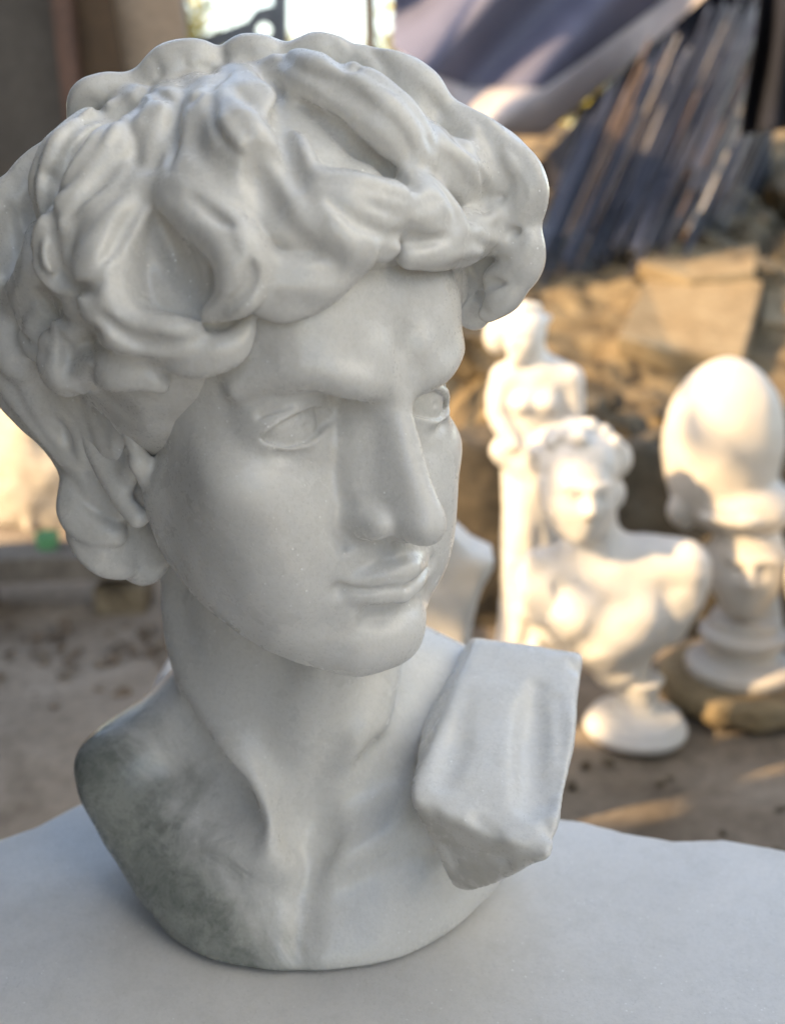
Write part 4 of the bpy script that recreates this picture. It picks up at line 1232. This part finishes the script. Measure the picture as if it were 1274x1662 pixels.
fr = root('steel_frame', down(380, 640, 262), 'grey steel frame with a slanting arm and round hole at the top left', 'frame')
def fbar(name, pix, Y=262, thick=3):
    pts = [down(u, w, Y) for u, w in pix]
    o = prism(name, pts, thick, M_steel, bevel=.003); o.data.transform(Matrix.Translation(-fr.location)); o.parent = fr; return o
fbar('upright', [(262, -200), (286, -200), (306, 90), (310, 640), (286, 640), (284, 90)])
fbar('upright', [(440, -200), (465, -200), (466, 90), (470, 640), (445, 640), (443, 90)], 262.5)
# arm plate with the round hole
def arm():
    bm = bmesh.new()
    out = [(296, 72), (400, 34), (415, 14), (442, 8), (446, 74), (414, 78), (400, 66), (300, 96)]
    cx_, cy_, rr_ = 429, 49, 11
    n = 24
    ring = [(cx_ + rr_ * math.cos(2 * math.pi * i / n), cy_ + rr_ * math.sin(2 * math.pi * i / n)) for i in range(n)]
    def plate(Y):
        a = [bm.verts.new(V3(pxy(u, w, Y))) for u, w in out]; c = [bm.verts.new(V3(pxy(u, w, Y))) for u, w in ring]
        es = [bm.edges.new((a[i], a[(i + 1) % len(a)])) for i in range(len(a))] + [bm.edges.new((c[i], c[(i + 1) % n])) for i in range(n)]
        bmesh.ops.triangle_fill(bm, edges=es, use_beauty=True)
        return a, c
    a0, c0 = plate(261.0); a1, c1 = plate(265.5)
    for A, B in ((a0, a1), (c0, c1)):
        for i in range(len(A)):
            j = (i + 1) % len(A); bm.faces.new((A[i], A[j], B[j], B[i]))
    bmesh.ops.recalc_face_normals(bm, faces=bm.faces[:])
    me = bpy.data.meshes.new('arm'); bm.to_mesh(me); bm.free()
    me.transform(Matrix.Translation(-fr.location)); link('arm', me, M_steel, fr)
arm()
for (u, wd, lab, M) in ((606, 22, 'dark narrow wooden post in the bright opening beside the tarp', M_wood3), (503, 5, 'thin pale pole in the bright opening, nearest the steel frame', M_house),
                        (560, 5, 'thin pale pole in the bright opening, just left of the dark post', M_house)):
    o = bar('post', down(u + 12, 640, 300), pxy(u - 12, -220, 300), wd / 6.8 / 2, M, sides=8); origin_base(o); tag(o, lab, 'post')

# ------------------------------------------------------------------ left middle: beam, sack, pail
o = prism('wooden_beam', [pxy(u, w, 176) for u, w in ((-260, 925), (60, 904), (215, 906), (222, 940), (60, 946), (-260, 962))], 9, M_plank, bevel=.005)
origin_base(o); tag(o, 'weathered grey-brown wooden beam lying level behind the neck at the left', 'beam')
for x_ in (-80, -52):
    s_ = prism('beam_support', [(x_, 177, GZ - 1), (x_ + 9, 177, GZ - 1), (x_ + 9, 177, o.location.z * 100 + .3), (x_, 177, o.location.z * 100 + .3)], 7, M_rock, bevel=.005)
    origin_base(s_); tag(s_, 'rough stone under the wooden beam, %s' % ('near its left end' if x_ < -70 else 'near the neck of the big bust'), 'stone')
def sack(c, r, seed, name, label, mat, cat):
    v = Vol(np.array(c) - np.array(r) - 4, np.array(c) + np.array(r) + 4, .9)
    v.ell(c, r, .1)
    for k in range(10):
        a = k * .63 + seed
        v.tube([np.array(c) + np.array([math.cos(a) * r[0] * .95, math.sin(a) * r[1] * .95, -r[2] * .6]), np.array(c) + np.array([math.cos(a + .3) * r[0] * .5, math.sin(a + .3) * r[1] * .5, r[2] * .95])], [1.0, .6], k=2)
    v.fn(lambda P: (GZ - .5) - P[2] + 0 * P[0] + 0 * P[1], v.lo, v.lo + v.n * v.h, .5, 'int')
    v.noise(1.2, 6, seed, 3); v.noise(.5, 2.5, seed + 1, 3)
    o = link(name, v.mesh(name), mat); recenter(o, V3((c[0], c[1], GZ))); tag(o, label, cat)
p = pxy(95, 830, 232); sack((p[0], p[1], GZ + 12), (17, 12, 19), 2, 'white_sack', 'sunlit white cloth sack behind the beam, touching the ear in the picture', M_sack, 'sack')
p = pxy(-10, 800, 250); sack((p[0], p[1], GZ + 16), (18, 14, 26), 5, 'cream_sack', 'tall cream sack at the left edge of the picture behind the beam', M_tan, 'sack')
# green tin on the white sack's front
p = pxy(80, 903, 181); bz = p[2] - .2
v = Vol((p[0] - 5, p[1] - 5, bz - 1), (p[0] + 5, p[1] + 5, bz + 9), .25)
disc_profile(v, (p[0], p[1], bz), [(1.6, 0), (1.9, 2.5), (2.1, 4.2), (2.25, 4.3), (2.25, 4.7)])
v.ell((p[0], p[1], bz + 4.7), (1.9, 1.9, 2.5), .2, 'sub')
o = link('green_tub', v.mesh('green_tub'), M_green); recenter(o, V3((p[0], p[1], bz))); tag(o, 'small green plastic tub standing on the wooden beam at the left', 'tub')
# chips and small stones on the floor at the left
for k in range(130):
    y = 140 + 34 * rgk.random() ** .6; x = rgk.uniform(-.40 * y, -6)
    s = rgk.uniform(.35, 1.5)
    ch = rock(x, y, GZ + s * .3, s, 'small stone chip on the floor in front of the wooden beam', 'stone chips in front of the beam', 'stone_chip')
    ch.data = rgk.choice(CM)
for k in range(14):
    y = rgk.uniform(95, 135); x = rgk.uniform(8, .42 * y)
    rock(x, y, GZ + .2, rgk.uniform(.4, 1.0), 'small stone chip on the dusty floor in front of the statues', 'stone chips in front of the statues', 'stone_chip')

# ------------------------------------------------------------------ trees beyond the opening, and an added shade tree
def tree(x, y, h, r, seed, label, dens=2600):
    rt = root('leafy_tree', (x, y, GZ - 10), label, 'tree')
    rg = random.Random(seed)
    bm = bmesh.new()
    def limb(a, b, r0, r1):
        d = b - a
        M = Matrix.Translation((a + b) / 2) @ d.to_track_quat('Z', 'Y').to_matrix().to_4x4()
        bmesh.ops.create_cone(bm, cap_ends=True, segments=8, radius1=r0, radius2=r1, depth=d.length, matrix=M)
    top = Vector((0, 0, h * .6)); limb(Vector((0, 0, 0)), top, .16, .10)
    cl = []
    for k in range(11):
        e = Vector((rg.gauss(0, r * .5), rg.gauss(0, r * .5), h * rg.uniform(.45, 1.0)))
        limb(Vector((0, 0, h * rg.uniform(.3, .6))), e, .07, .02); cl.append(e)
    me = bpy.data.meshes.new('trunk'); bm.to_mesh(me); bm.free(); link('trunk', me, M_bark, rt)
    V, F = [], []
    for k in range(dens):
        c = rg.choice(cl); p = c + Vector((rg.gauss(0, r * .22), rg.gauss(0, r * .22), rg.gauss(0, r * .18)))
        a = Vector((rg.gauss(0, 1), rg.gauss(0, 1), rg.gauss(0, 1))).normalized(); b_ = a.orthogonal().normalized()
        s = rg.uniform(.04, .09); i = len(V)
        V += [p - a * s, p + b_ * s * .5, p + a * s, p - b_ * s * .5]; F.append((i, i + 1, i + 2, i + 3))
    me = bpy.data.meshes.new('crown'); me.from_pydata(V, [], F); link('crown', me, M_leaf, rt)
tree(-330, 1250, 2.6, 1.3, 1, 'yellow-leaved tree seen in the opening above the curls, behind the steel arm', 5200)
tree(-60, 1500, 2.3, 1.2, 2, 'yellow-green tree seen between the thin pale poles')
tree(190, 1150, 2.6, 1.5, 3, 'sunlit yellow-green tree showing under the hem of the violet tarp')
tree(420, 1500, 3.4, 2.2, 4, 'green tree glimpsed between the slanting rods')
tree(-300, -10, 3.1, .75, 6, 'small added tree left of the yard, unseen, put there to dapple the sunlight', 150)  # added leaf screen, breaks up the sun on the statues

# ------------------------------------------------------------------ unseen light blockers and a bounce wall added round the camera
def wall(name, x, y0, y1, z0, z1, mat, label, dirv=(-1, 0, 0), end=None):
    if end is None: pts = [(x, y0, z0), (x, y1, z0), (x, y1, z1), (x, y0, z1)]
    else: pts = [(x, y0, z0), (end, y0, z0), (end, y0, z1), (x, y0, z1)]
    w = prism(name, pts, 4, mat, dirv=dirv, bevel=.004); origin_base(w); tag(w, label, 'added wall')
wall('side_blocker', -42, -150, 79, GZ, 158, M_wood3, 'added dark board left of the big bust, unseen, blocking light from the left')  # added blocker, keeps sun and left-hand light off the big bust
rf = prism('roof_blocker', [(-48, -150, 160), (8, -150, 160), (8, 98, 160), (-48, 98, 160)], 3, M_wood3, dirv=(0, 0, 1), bevel=.004)
origin_base(rf); tag(rf, 'added narrow dark board over the big bust, unseen, cutting light from above', 'roof')  # added blocker, darkens the bust from overhead
wall('low_blocker', -112, 64, 186, GZ, 46, M_wall, 'added low dark block left of the statues, unseen, shading floor and bases')  # added blocker, shades the floor and the statue bases
wall('back_blocker', -41, -70, 0, GZ, 125, M_wood3, 'added dark board behind the camera, unseen, blocking light from there', (0, -1, 0), -8)  # added blocker, cuts light from behind the camera
wall('right_blocker', 92, -160, 118, GZ, 56, M_wood3, 'added dark board right of the big bust, unseen, blocking low light', (1, 0, 0))  # added blocker, cuts low light and ground bounce from the right
M_bounce = plain('bounce_paint', [(.3, (1.0, 1.24, 1.52)), (.7, (1.06, 1.30, 1.54))], 3, .8, .1, .002)  # blue tint offsets the warm sun on the added reflector
wall('bounce_wall', 118, -170, 110, 57, 300, M_bounce, 'added tall pale blue panel right of the big bust, unseen, bouncing sunlight', (1, 0, 0))  # added reflector, throws sunlight onto the big bust
wall('hanging_blocker', -112, 176, 236, 40, 150, M_wood3, 'added dark board above the low block, unseen, shading the upright boards')  # added blocker, keeps the sun off the upright boards
log('setting done, %d objects' % len(scene.objects))
